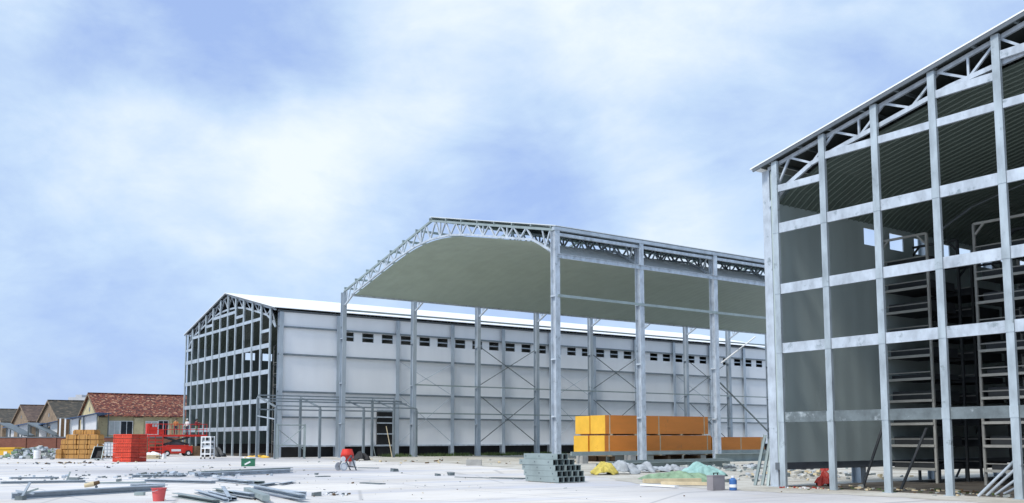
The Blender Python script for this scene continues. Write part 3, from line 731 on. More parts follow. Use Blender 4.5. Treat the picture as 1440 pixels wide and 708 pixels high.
# ------------------------------------------------------------------ items of the yard
# concrete mixer
p = at(488, 662); r = thing('concrete_mixer', 'red drum concrete mixer with pale wheels on the open yard', 'concrete mixer', (p.x, p.y, 0), YAW+.7, local=True); r.scale = (.9, .9, .92)
b = MB(); b.tube((0, 0, .55), (0, 0, .78), .28, 18, .4, False); b.tube((0, 0, .78), (0, 0, 1.0), .4, 18, .4, False); b.tube((0, 0, 1.0), (0, 0, 1.3), .4, 18, .3, False); b.tube((0, 0, .551), (0, 0, .556), .28, 18); b.build('drum', M['red'], r)
MB().tube((0, 0, .84), (0, 0, .92), .425, 18, caps=False).build('gear_ring', M['red_dull'], r)
for s_ in (-1, 1):
    w = MB(); w.tube((-.42+.0*s_, s_*.3, .25), (-.42, s_*.36, .25), .25, 18); o = w.build('wheel', M['grey_cloth'], r)
    w = MB(); w.tube((-.42, s_*.36 if s_ > 0 else -.361, .25), (-.42, s_*.37, .25), .17, 14); w.build('rim', M['white_paint'], o)
b = MB()
for s_ in (-1, 1):
    b.bar((-.42, s_*.24, .25), (.0, s_*.44, .92), .07); b.bar((.45, s_*.36, 0), (.0, s_*.44, .92), .06)
b.bar((-.42, -.3, .25), (-.42, .3, .25), .06); b.bar((.45, -.36, .2), (.45, .36, .2), .05); b.bar((-.42, 0, .28), (.45, 0, .22), .06); b.build('stand', M['cap'], r)
MB().box(.2, .5, -.16, .16, .28, .6).build('motor_box', M['white_paint'], r)
b = MB(); b.tube((-.5, -.4, .7), (-.5, -.37, .7), .16, 16); b.build('hand_wheel', M['white_paint'], r)
# black rubber roll beside it
p = at(508, 648.5); cloth('tarpaulin', 'black rubber sheet heaped behind the red concrete mixer', 'tarpaulin', 508, 648, 1.3, 1.1, .75, M['rubber'], 61)
p = at(656, 655); q = at(677, 655)
lying('kerb_block', 'grey concrete kerb block lying alone at the dirt edge', p, q, .4, .38, M['concrete_grey'], lift=.006, cat='kerb block')
for k, (u, v, s_) in enumerate([(555, 663.5, .16), (634, 669, .13), (616, 669.5, .1), (445, 668, .08), (444, 698, .12)]):
    p = at(u, v); b = MB(); rnd = random.Random(k)
    pts = [Vector((x, y, z))*s_*rnd.uniform(.75, 1.15) for x in (-1, 1) for y in (-1, 1) for z in (0, 1.1)]
    b.q(pts, [(0, 1, 3, 2), (4, 6, 7, 5), (0, 4, 5, 1), (2, 3, 7, 6), (0, 2, 6, 4), (1, 5, 7, 3)])
    o = b.build('stone', M['steel_dark'], loc=(0, 0, 0)); o.location = (p.x, p.y, 0)
    tag(o, ['dark stone on the yard right of the red concrete mixer', 'dark stone at the end of the long flat bar', 'small dark stone near the dirt edge', 'small dark chip far from other debris', 'small dark stone by the brown scraps'][k], 'stone')
for k, (a, b_, w) in enumerate([((640, 671.5), (905, 690), .1), ((690, 673), (738, 674), .3)]):
    p = at(*a); q = at(*b_)
    if k == 0: q = at(735, 674.5)
    lying('flat_bar', ['long thin flat bar on the yard running to the steel stack', 'wider dark flat strip next to the steel stack'][k], p, q, w, .03+.02*k, M['steel_dark'], cat='flat bar')
for k, (a, b_) in enumerate([((505, 658.5), (531, 659)), ((445, 671), (463, 670.5)), ((510, 680), (538, 681.5))]):
    p = at(*a); q = at(*b_); lying('flat_bar', ['short dark flat bar beside the red concrete mixer', 'short grey flat bar on the yard left of the mixer', 'short grey flat bar on the open yard'][k], p, q, .3, .04, M['steel_dark'], cat='flat bar')
# green box
p = at(349, 656); r = thing('crate', 'small green plastic crate with a pale patch alone on the yard', 'crate', (p.x, p.y, 0), YAW+.2, local=True)
b = MB()
for a in ((-.42, .42, -.3, -.27), (-.42, .42, .27, .3), (-.42, -.39, -.269, .269), (.39, .42, -.269, .269)): b.box(*a, 0, .5)
b.box(-.389, .389, -.269, .269, .0, .03); b.build('crate_body', M['green'], r)
b = MB(); b.box(-.44, .44, -.32, -.301, .44, .5); b.box(-.44, .44, .301, .32, .44, .5); b.build('rim', M['green'], r)
b = MB(); b.bar((-.2, -.305, .12), (.15, -.305, .3), .03, .1); b.build('patch', M['white_paint'], r)
p = at(352, 644.5); tag(MB().box(-.9, .9, -.4, .4, 0, .12).build('board', M['white_paint'], loc=(0, 0, 0)), 'white board lying behind the green crate', 'board').location = (p.x, p.y, 0)
cloth('tarpaulin', 'small yellow cloth lying near the warehouse corner', 'tarpaulin', 362, 644.5, 2.2, .9, .28, M['yellow'], 66)
# red bucket
p = at(223, 705); r = thing('bucket', 'red plastic bucket standing on the yard by the long steel channel', 'bucket', (p.x, p.y, 0), 0, local=True)
b = MB(); b.tube((0, 0, 0), (0, 0, .36), .15, 20, .2, False); b.tube((0, 0, .36), (0, 0, .04), .19, 20, .14, False); b.tube((0, 0, .001), (0, 0, .02), .148, 20); b.build('pail', M['pink_red'], r)
b = MB()
n = 20
for i in range(n):
    a0, a1 = 2*pi*i/n, 2*pi*(i+1)/n; b.bar((.205*cos(a0), .205*sin(a0), .36), (.205*cos(a1), .205*sin(a1), .36), .025)
b.build('rim', M['pink_red'], r)
b = MB()
for i in range(10):
    a0, a1 = pi*i/10, pi*(i+1)/10; b.bar((.2*cos(a0), -.08-.12*sin(a0), .33-.06*sin(a0)), (.2*cos(a1), -.08-.12*sin(a1), .33-.06*sin(a1)), .012)
b.build('handle', M['steel'], r)
# steel profiles lying about, front left
prof = [
 ((20, 703), (232, 690), .26, .2, 'c', 'longest heavy steel channel on the yard, ending at the red bucket'),
 ((183, 686.5), (232, 685.5), .2, .14, 'c', 'short steel channel just behind the red bucket'),
 ((190, 697), (203, 697), .16, .1, 'box', 'tiny steel offcut left of the red bucket'),
 ((0, 681), (120, 679), .16, .1, 'c', 'thin steel profile running in from the picture edge'),
 ((12, 674), (82, 673.5), .14, .08, 'c', 'thin steel profile lying farther back near the rubble'),
 ((120, 681), (205, 680), .12, .06, 'box', 'thin pale strip of steel left of the offcut heap'),
 ((185, 672), (262, 671), .25, .12, 'c', 'steel profile running into the offcut heap'),
 ((276, 671.5), (410, 665.5), .24, .2, 'c', 'long steel profile beyond the offcut heap, ending by itself'),
 ((285, 669), (410, 663), .2, .2, 'c', 'long steel profile lying rearmost of the pair'),
 ((200, 678), (300, 680.5), .24, .1, 'c', 'flat steel profile in front of the offcut heap'),
 ((303, 677), (352, 682), .3, .14, 'c', 'steel box profile with a pale patch in the middle of the yard'),
 ((340, 681), (368, 682), .28, .12, 'c', 'short dark steel channel before the long pair'),
 ((368, 685), (390, 682), .2, .08, 'c', 'short curved offcut of steel at the end of the row'),
 ((395, 683), (414, 679.5), .16, .07, 'c', 'shortest loose steel offcut on the row end'),
 ((246, 699), (304, 709), .2, .12, 'c', 'steel profile nearest the red bucket on its bucketless side'),
 ((276, 694), (318, 707), .14, .1, 'c', 'second steel profile from the red bucket in the fan'),
 ((290, 695), (330, 705), .12, .09, 'c', 'third steel profile from the red bucket in the fan'),
 ((301, 692), (352, 702), .12, .09, 'c', 'fourth steel profile from the red bucket in the fan'),
 ((313, 690), (322, 706), .12, .1, 'c', 'steel profile lying across the fan, pointing at the camera'),
 ((324, 698), (355, 703), .18, .12, 'c', 'short dark profile between the fan and the double beam'),
 ((347, 695), (374, 708), .2, .14, 'box', 'thick steel box beam at the end of the fan'),
 ((353, 691), (425, 707), .18, .14, 'c', 'long steel profile beside the thick box beam'),
 ((395, 700), (426, 703.5), .2, .14, 'c', 'short dark steel channel farthest from the red bucket'),
]
for k, (a, b_, w, h, sec, lab) in enumerate(prof):
    lying('steel_profile', lab, at(*a), at(*b_), w, h, M[('steel', 'steel_light', 'steel_mid')[k % 3]], 'steel profiles on the yard', sec, lift=.004+.0015*k if k < 14 else .004+.012*(k-14), cat='steel profile')
# bracket at the end of the long channel and small brown tool
p = at(24, 704); r = thing('steel_bracket', 'forked steel bracket at the end of the longest channel', 'bracket', (p.x, p.y, 0), YAW, local=True)
b = MB(); b.bar((0, .2, .02), (.25, .2, .5), .06); b.build('prong', M['steel'], r); b = MB(); b.bar((.35, .25, .18), (-.2, .3, .26), .05); b.build('prong', M['steel'], r); b = MB(); b.bar((.1, .22, .2), (.45, .3, .32), .05); b.build('prong', M['steel_mid'], r); b = MB(); b.box(-.1, .12, .05, .3, 0, .12); b.build('foot_plate', M['steel_dark'], r)
p = at(127, 687); r = thing('angle_grinder', 'small brown and black hand grinder among the steel profiles', 'power tool', (p.x, p.y, 0), YAW+.3, local=True)
b = MB(); b.tube((-.2, 0, .1), (.12, 0, .16), .07, 12, .09); b.build('tool_body', M['pale_wood'], r)
b = MB(); b.tube((.121, 0, .161), (.3, 0, .22), .08, 12, .06); b.build('gear_head', M['brown_wood'], r)
b = MB(); b.tube((.2, -.02, .05), (.2, .02, .05), .05, 14); b.bar((.2, 0, .05), (.2, 0, .16), .03); b.build('disc', M['cap'], r)
p = at(100, 677); r = thing('steel_bracket', 'small upright steel bracket beside the thin profiles', 'bracket', (p.x, p.y, 0), YAW, local=True)
b = MB(); b.bar((-.2, 0, 0), (-.05, 0, .4), .05); b.build('prong', M['steel_mid'], r); b = MB(); b.box(-.1, .3, -.05, .1, 0, .16); b.build('foot_plate', M['steel_dark'], r)

# ------------------------------------------------------------------ left side: stacks, lift, people
# straw coloured bundles
def px_local(u, v): p = at(u, v); return p
base = at(116, 646); pxm = F/(Vector(base-O).dot(fwd))
fr = Vector((cos(YAW), sin(YAW), 0)); bk = Vector((-sin(YAW), cos(YAW), 0))
sb = None; sg = 'straw coloured bundles in the yard stack'
W_ = 15.2/pxm; Hh = 6.6/pxm
def straw(u, lay, back=0, half=False):
    global sb
    p = base+fr*((u-116)/pxm)+bk*back
    loc = (p.x+random.uniform(-.04, .04), p.y+random.uniform(-.04, .04), .05+lay*(Hh+.012))
    if sb is None:
        sb = thing('wrapped_bundle', 'straw coloured wrapped bundle in the big yard stack', 'wrapped bundle', loc, YAW, sg, local=True)
        b = MB(); w = W_*.95; d = 1.3; e = .06
        b.box(-w/2, w/2, 0, d, 0, Hh-.08); b.box(-w/2+e, w/2-e, e, d-e, Hh-.0799, Hh); b.build('wrap', M['straw'], sb)
        b = MB(); b.box(-w*.28-.02, -w*.28+.02, -.004, d+.004, -.0, Hh-.07); b.box(w*.28-.02, w*.28+.02, -.004, d+.004, 0, Hh-.07); b.build('strap', M['brown_wood'], sb)
        return
    c = copy_tree(sb, loc, YAW+random.uniform(-.02, .02))
    if half: c.scale = (.55, 1, 1)
for col in range(3):
    for lay in range(5): straw(99+15.4*col, lay)
for lay in range(5): straw(101+15.4*(lay % 2), lay, 1.62)
for u in (106, 121): straw(u, 5, .3)
for lay in range(4): straw(88, lay, .1, True)
for lay in range(2): straw(82.5, lay, -.1, True)
p = at(135, 648); r = thing('wheelbarrow', 'dark wheelbarrow tipped up on its nose by the straw coloured stack', 'wheelbarrow', (p.x, p.y, 0), YAW, local=True)
b = MB()
ro = [(-.45, 0, .15), (.45, 0, .15), (.38, .5, 1.15), (-.38, .5, 1.15)]; ri = [(-.28, .42, .3), (.28, .42, .3), (.24, .75, .95), (-.24, .75, .95)]
b.q(ro+ri, [(0, 1, 5, 4), (1, 2, 6, 5), (2, 3, 7, 6), (3, 0, 4, 7), (4, 5, 6, 7)]); tr = b.build('tray', M['rubber'], r)
b = MB()
for i in range(4): b.bar(ro[i], ro[(i+1) % 4], .05)
b.build('rim', M['steel_mid'], tr)
b = MB()
for s_ in (-1, 1): b.tube((s_*.2, .4, .1), (s_*.32, .95, 1.35), .03, 8)
b.build('handle', M['steel'], r)
b = MB(); b.tube((-.05, .45, .18), (.05, .45, .18), .18, 16); b.build('wheel', M['rubber'], r)
b = MB(); b.tube((-.3, .3, .12), (-.3, .9, 0), .025, 6); b.tube((.3, .3, .12), (.3, .9, 0), .025, 6); b.build('leg', M['steel'], r)
# white bulk container
p = at(150, 644); r = thing('bulk_container', 'white bulk liquid container in a cage next to the red stack', 'container', (p.x, p.y, 0), YAW+.2, local=True)
MB().box(-.55, .55, 0, 1.1, .16, 1.42).build('tank', M['white_paint'], r)
MB().tube((0, .55, 1.42), (0, .55, 1.52), .14, 14).build('lid', M['cap'], r)
b = MB()
for z in (.18, .5, .82, 1.14, 1.44):
    for a, c in (((-.58, -.03), (.58, -.03)), ((.58, -.03), (.58, 1.13)), ((.58, 1.13), (-.58, 1.13)), ((-.58, 1.13), (-.58, -.03))): b.tube((*a, z), (*c, z), .018, 6)
for i in range(5):
    x = -.58+.29*i; b.tube((x, -.035, .16), (x, -.035, 1.45), .018, 6); b.tube((.585, -.03+.29*i, .16), (.585, -.03+.29*i, 1.45), .018, 6)
b.build('cage', M['steel'], r)
b = MB()
for x in (-.5, -.05, .4): b.box(x, x+.12, -.03, 1.13, 0, .11)
b.box(-.58, .58, -.04, 1.14, .1105, .155); b.build('pallet', M['brown_wood'], r)
MB().tube((0, -.12, .26), (0, -.01, .26), .06, 10).build('valve', M['cap'], r)
# red crates
p = at(158, 650); pxm2 = F/(Vector(p-O).dot(fwd)); ang = YAW-.42
rg = 'red crates in the square stack'; rc = None; cw_ = 31/pxm2/cos(.42)/2; chh = 39/pxm2/6
ex = Vector((cos(ang), sin(ang), 0)); ey = Vector((-sin(ang), cos(ang), 0))
for lay in range(6):
    for i in range(2):
        for j in range(2):
            loc = p+ex*(cw_*(i+.5))+ey*(.82*(j+.5)); loc.z = .01+lay*(chh+.001)
            if rc is None:
                rc = thing('red_crate', 'red ribbed crate in the square yard stack', 'crate', loc, ang, rg, local=True)
                w = cw_*.48; d = .385; b = MB()
                b.box(-w, w, -d, -d+.04, .02, chh-.02); b.box(-w, w, d-.04, d, .02, chh-.02); b.box(-w, -w+.04, -d+.041, d-.041, .02, chh-.02); b.box(w-.04, w, -d+.041, d-.041, .02, chh-.02); b.box(-w, w, -d, d, 0, .019)
                b.build('crate_body', M['red_dull'], rc)
                b = MB()
                for z in (.06, chh*.5, chh-.06): b.box(-w-.02, w+.02, -d-.025, -d-.001, z-.03, z+.03); b.box(w+.001, w+.025, -d, d, z-.02, z+.02)
                for k in range(5): x = -w+2*w*k/4; b.box(x-.02, x+.02, -d-.018, -d-.0005, .03, chh-.03)
                b.build('ribs', M['red_rib'], rc)
            else:
                rd = copy_tree(rc, loc, ang+random.uniform(-.02, .02))
# yellow skip
p = at(-4, 644); r = thing('skip', 'yellow metal skip with a white patch at the edge of the yard', 'skip', (p.x, p.y, 0), YAW, local=True)
pm = F/(Vector(p-O).dot(fwd)); w = 23/pm; h = 14/pm
b = MB(); b.q([(0, 0, .15), (w, 0, .15), (w, 1.6, .15), (0, 1.6, .15), (-.1, -.1, h), (w+.1, -.1, h), (w+.1, 1.7, h), (-.1, 1.7, h)], [(3, 2, 1, 0), (0, 1, 5, 4), (1, 2, 6, 5), (2, 3, 7, 6), (3, 0, 4, 7)]); b.build('hopper', M['yellow'], r)
b = MB(); b.box(-.15, w+.15, -.16, -.101, h-.1, h+.02); b.box(-.15, w+.15, 1.701, 1.76, h-.1, h+.02); b.box(-.16, -.101, -.1, 1.7, h-.1, h+.02); b.box(w+.101, w+.16, -.1, 1.7, h-.1, h+.02); b.build('rim', M['yellow'], r)
b = MB(); b.box(w*.42, w*.62, -.12, -.06, .25, h*.62); b.build('patch', M['white_paint'], r)
b = MB(); b.box(.1, w-.1, .1, .3, 0, .149); b.box(.1, w-.1, 1.3, 1.5, 0, .149); b.build('skid', M['brown_wood'], r)
p = at(52, 646); r = thing('drum', 'small white steel drum standing in the grey rubble heap', 'drum', (p.x, p.y, .35), 0, local=True)
MB().tube((0, 0, -.3), (0, 0, .45), .3, 18).build('drum_body', M['white_paint'], r); MB().tube((0, 0, .4501), (0, 0, .47), .26, 18).build('lid', M['steel_dark'], r)
b = MB(); b.tube((0, 0, .05), (0, 0, .09), .315, 18); b.tube((0, 0, .26), (0, 0, .3), .315, 18); b.build('hoop', M['white_paint'], r)

# clutter between the stacks and the lift
def lumber(label, u, v, w, d, n, matl, rot, seed, name='timber_stack', cat='timber stack'):
    rnd = random.Random(seed); p = at(u, v); q_ = F/(Vector(p-O).dot(fwd)); w = w/q_
    r = thing(name, label, cat, (p.x, p.y, .006), YAW+rot, local=True)
    for k in range(n):
        b = MB()
        for i in range(4): b.box(-w/2+rnd.uniform(-.15, .15), w/2+rnd.uniform(-.15, .15), d*i/4+.01, d*(i+1)/4-.02, .13*k, .13*k+.11)
        b.build('board_layer', matl, r)
    return r
lumber('low stack of dark boards between the red crates and the red lift', 213, 646, 16, 1.2, 3, M['pale_wood'], .2, 1)
lumber('stack of brown boards leaning low behind the red crates', 208, 640, 20, 1.6, 9, M['brown_wood'], -.1, 2)
lumber('stack of dark boards standing under the end of the red lift deck', 275, 641.5, 17, 1.4, 8, M['brown_wood'], .1, 3)
lumber('stack of dark timber between the straw bundles and the white container', 147, 640, 26, 1.3, 12, M['brown_wood'], 0, 4)
cloth('tarpaulin', 'white plastic sheet heaped at the foot of the red lift', 'tarpaulin', 214, 643, 1.9, 1.2, .55, M['white_paint'], 71)
cloth('tarpaulin', 'dark tarpaulin covering a heap behind the white platform ladder', 'tarpaulin', 300, 643, 2.2, 1.6, 1.1, M['rack_dark'], 72)
for k, (u, v) in enumerate([(222, 644), (231, 645)]):
    p = at(u, v); r = thing('fuel_can', ['white fuel can next to the white plastic sheet', 'white fuel can beside the front wheel of the red lift'][k], 'fuel can', (p.x, p.y, .006), YAW+k, local=True)
    MB().box(-.16, .16, -.1, .1, 0, .42).build('can_body', M['white_paint'], r); MB().tube((.08, 0, .42), (.08, 0, .5), .04, 10).build('cap', M['red'], r); MB().bar((-.12, 0, .46), (.03, 0, .46), .03).build('handle', M['white_paint'], r)
# scissor lift
XLF = -101.6
ya, yb = atx(226, 640, XLF).y, atx(268, 640, XLF).y
da, db = atx(206, 612, XLF).y, atx(289, 612, XLF).y
r = thing('scissor_lift', 'red scissor lift with a long railed deck before the white warehouse gable', 'scissor lift', (XLF, (ya+yb)/2, 0))
b = MB(); b.box(XLF-.6, XLF+.6, ya, yb, .3, 1.05); b.box(XLF-.62, XLF+.62, ya+.4, yb-.4, 1.051, 1.15); b.build('chassis', M['red'], r)
for y in (ya+.45, yb-.45):
    for x in (XLF-.66, XLF+.66):
        o = MB().tube((x-.09, y, .3), (x+.09, y, .3), .3, 18).build('wheel', M['rubber'], r)
        MB().tube((x-.1, y, .3), (x+.1, y, .3), .16, 14).build('rim', M['white_paint'], o)
b = MB()
for s_ in (-.42, .42):
    b.bar((XLF+s_, ya+.3, 1.2), (XLF+s_, yb-.3, 1.95), .09, .16); b.bar((XLF+s_*.8, ya+.3, 1.95), (XLF+s_*.8, yb-.3, 1.2), .09, .16)
b.bar((XLF-.4, (ya+yb)/2, 1.58), (XLF+.4, (ya+yb)/2, 1.58), .12); b.build('scissor_arms', M['rack_dark'], r)
b = MB(); b.box(XLF-.3, XLF+.3, ya+.8, yb-.8, 1.151, 1.45); b.build('battery_box', M['cap'], r)
dz = 2.02
b = MB(); b.box(XLF-.62, XLF+.62, da, db, dz, dz+.2); b.build('deck', M['red'], r)
for x in (XLF-.58, XLF+.58):
    b = MB(); n = 8
    for i in range(n): y = da+.05+(db-da-.1)*i/(n-1); b.tube((x, y, dz+.2), (x, y, dz+1.3), .025, 6)
    for z in (.75, 1.3): b.tube((x, da+.05, dz+z), (x, db-.05, dz+z), .025, 6)
    b.build('guard_rail', M['red'], r)
b = MB(); b.box(XLF+.3, XLF+.57, da+.1, da+.9, dz+.25, dz+1.0); b.box(XLF-.3, XLF+.2, da, da+.5, dz+.3, dz+1.35); b.box(XLF+.35, XLF+.57, da+1.1, da+1.6, dz+.22, dz+.7); b.build('control_box', M['red'], r)
b = MB()
for y in (da+.1, da+.75, da+1.5): b.box(XLF+.4, XLF+.48, y, y+.08, .15, dz-.001)
for z in (.2, .55, .9, 1.25, 1.6): b.box(XLF+.41, XLF+.47, da+.1, da+1.58, z, z+.1)
b.build('ladder', M['red'], r)
MB().box(XLF-.2, XLF+.3, da+.3, da+1.3, .1, .95).build('hydraulic_tank', M['red_dull'], r)
b = MB(); b.box(XLF+.62, XLF+.63, ya+.9, yb-1.2, .5, .72); b.build('side_stripe', M['white_paint'], r)

# people on the deck
def person(label, loc, rot, shirt, trousers, arm=(.3, .25), hat=None, long_hair=False, lean=.0, height=1.68):
    k = height/1.72
    V_ = {}; E_ = []; R_ = []; names = []
    def v(n, p, rad): V_[n] = len(names); names.append(Vector(p)*k); R_.append((rad*k, rad*k))
    v('pelvis', (0, 0, .92), .135); v('waist', (0, -.01-lean*.2, 1.05), .125); v('chest', (0, -.01-lean, 1.28), .15); v('neck', (0, -.02-lean*1.3, 1.45), .055); v('head', (0, -.03-lean*1.4, 1.54), .08); v('crown', (0, -.02-lean*1.4, 1.65), .085)
    E_ += [('pelvis', 'waist'), ('waist', 'chest'), ('chest', 'neck'), ('neck', 'head'), ('head', 'crown')]
    v('face', (0, -.095-lean*1.4, 1.555), .022); E_.append(('head', 'face'))
    for s_, S_, am in ((-1, 'l', arm[0]), (1, 'r', arm[1])):
        v('hip'+S_, (s_*.09, 0, .88), .1); v('knee'+S_, (s_*.11, -.02, .5), .062); v('ank'+S_, (s_*.12, .02, .09), .045); v('toe'+S_, (s_*.14, -.14, .04), .038)
        E_ += [('pelvis', 'hip'+S_), ('hip'+S_, 'knee'+S_), ('knee'+S_, 'ank'+S_), ('ank'+S_, 'toe'+S_)]
        sh = Vector((s_*.18, -lean, 1.37)); el = sh+Vector((s_*.07, -.26*sin(am), -.27*cos(am))); a2 = am+.7; wr_ = el+Vector((s_*.0, -.25*sin(a2), -.25*cos(a2)))
        dirw = (wr_-el).normalized(); pl = wr_+dirw*.05
        v('sh'+S_, sh, .06); v('el'+S_, el, .043); v('wr'+S_, wr_, .03); v('pl'+S_, pl, .032)
        E_ += [('chest', 'sh'+S_), ('sh'+S_, 'el'+S_), ('el'+S_, 'wr'+S_), ('wr'+S_, 'pl'+S_)]
        for f in range(4):
            off = Vector((0, 0, 1)).cross(dirw).normalized() if abs(dirw.z) < .95 else Vector((0, 1, 0))
            a = pl+dirw*.035+off*(.028*(f-1.5)); l_ = (.035, .042, .045, .034)[f]
            b1 = a+dirw*l_; c1 = b1+(dirw*.8+Vector((-s_*.6, 0, -.1))).normalized()*l_*.8
            v('fa%d' % f+S_, a, .011); v('fb%d' % f+S_, b1, .009); v('fc%d' % f+S_, c1, .008)
            E_ += [('pl'+S_, 'fa%d' % f+S_), ('fa%d' % f+S_, 'fb%d' % f+S_), ('fb%d' % f+S_, 'fc%d' % f+S_)]
        t1 = pl+Vector((-s_*.045, -.01, 0)); t2 = t1+dirw*.035
        v('ta'+S_, t1, .011); v('tb'+S_, t2, .009); E_ += [('pl'+S_, 'ta'+S_), ('ta'+S_, 'tb'+S_)]
    me = bpy.data.meshes.new('body'); me.from_pydata(names, [(V_[a], V_[b]) for a, b in E_], [])
    o = bpy.data.objects.new('body', me); COL.objects.link(o)
    o.modifiers.new('s', 'SKIN'); sub = o.modifiers.new('d', 'SUBSURF'); sub.levels = 1; sub.render_levels = 1
    sv = me.skin_vertices[0].data
    for i, rr in enumerate(R_): sv[i].radius = rr; sv[i].use_root = (i == 0)
    dg = bpy.context.evaluated_depsgraph_get(); ev = o.evaluated_get(dg)
    nm = bpy.data.meshes.new_from_object(ev); bpy.data.objects.remove(o)
    for mm in (trousers, shirt, M['skin'], M['rubber']): nm.materials.append(mm)
    hands = [names[V_['pl'+s_]] for s_ in 'lr']
    for p_ in nm.polygons:
        c = p_.center; p_.use_smooth = True
        if any((c-h_).length < .11*k for h_ in hands) or c.z > 1.43*k: p_.material_index = 2
        elif c.z < .1*k: p_.material_index = 3
        elif c.z < .95*k and abs(c.x) < .22*k and c.y > -.15*k: p_.material_index = 0
        else: p_.material_index = 1
    bo = bpy.data.objects.new('person', nm); COL.objects.link(bo); bo.location = loc; bo.rotation_euler = (0, 0, rot); bo['_o'] = (0, 0, 0)
    tag(bo, label, 'person')
    hp = names[V_['crown']]
    b = MB(); n = 14; rad = .105*k
    rows = [(0.0, 1.0), (.5, .92), (.85, .6), (1.0, .15)] if not long_hair else [(-1.6, .95), (-.8, 1.08), (0, 1.05), (.5, .95), (.85, .62), (1.0, .15)]
    pts = []
    for zz, rr in rows:
        for i in range(n): a = 2*pi*i/n; pts.append((hp.x+rad*rr*cos(a), hp.y+.02+rad*rr*sin(a)*1.1, hp.z-.01+zz*.1*k))
    fs = [(j*n+i, j*n+(i+1) % n, (j+1)*n+(i+1) % n, (j+1)*n+i) for j in range(len(rows)-1) for i in range(n) if not (long_hair and j < 2 and 8 <= i <= 12)]
    b.q(pts, fs+[tuple((len(rows)-1)*n+i for i in range(n))]); b.build('hard_hat' if hat else 'hair', hat or M['hair'], bo, loc=(0, 0, 0), smooth=True)
    b = MB()
    for s_ in (-1, 1): b.box(hp.x+s_*.034-.011, hp.x+s_*.034+.011, hp.y-.105*k, hp.y-.085*k, hp.z-.075*k, hp.z-.06*k)
    b.build('eyes', M['hair'], bo, loc=(0, 0, 0))
    return bo
for lab, u, sh, tr_, arm, hat, lh, rz in [
    ('person in rust orange top leaning at the rail of the red lift', 247, M['cloth_orange'], M['cloth_navy'], (.5, .9), None, False, YAW+.3),
    ('person in pale blue and white on the middle of the red lift', 263, M['cloth_white'], M['cloth_navy'], (.2, .3), M['white_paint'], False, YAW-.4),
    ('person with black hair and dark red top at the end of the red lift', 276, M['cloth_maroon'], M['pale_green_cloth'], (1.1, 1.0), None, True, YAW+1.2)]:
    y = atx(u, 605, XLF).y
    person(lab, (XLF+random.uniform(-.15, .15), y, dz+.2), rz, sh, tr_, arm, hat, lh)
# ladder trolley
p = at(289, 646); r = thing('platform_ladder', 'white wheeled platform ladder standing before the white warehouse gable', 'platform ladder', (p.x, p.y, 0), YAW-.1, local=True)
pm = F/(Vector(p-O).dot(fwd)); w = 13.5/pm/2; H_ = 32/pm
for x in (-w, w):
    for y in (0, .8): MB().box(x-.04, x+.04, y-.04, y+.04, .16, H_).build('leg', M['white_paint'], r)
for z in (.45, .95, 1.45, H_-.05):
    b = MB(); b.box(-w+.041, w-.041, -.03, .82, z-.05, z+.05); b.build('tread', M['white_paint'], r)
b = MB(); b.box(-w*.8, w*.8, .1, .7, 1.0, 1.25); b.box(-w*.6, w*1.2, .0, .5, 1.5, 1.62); b.build('tray_load', M['grey_cloth'], r)
for x in (-w, w):
    for y in (0, .8): MB().tube((x-.03, y, .08), (x+.03, y, .08), .08, 12).build('wheel', M['rubber'], r)

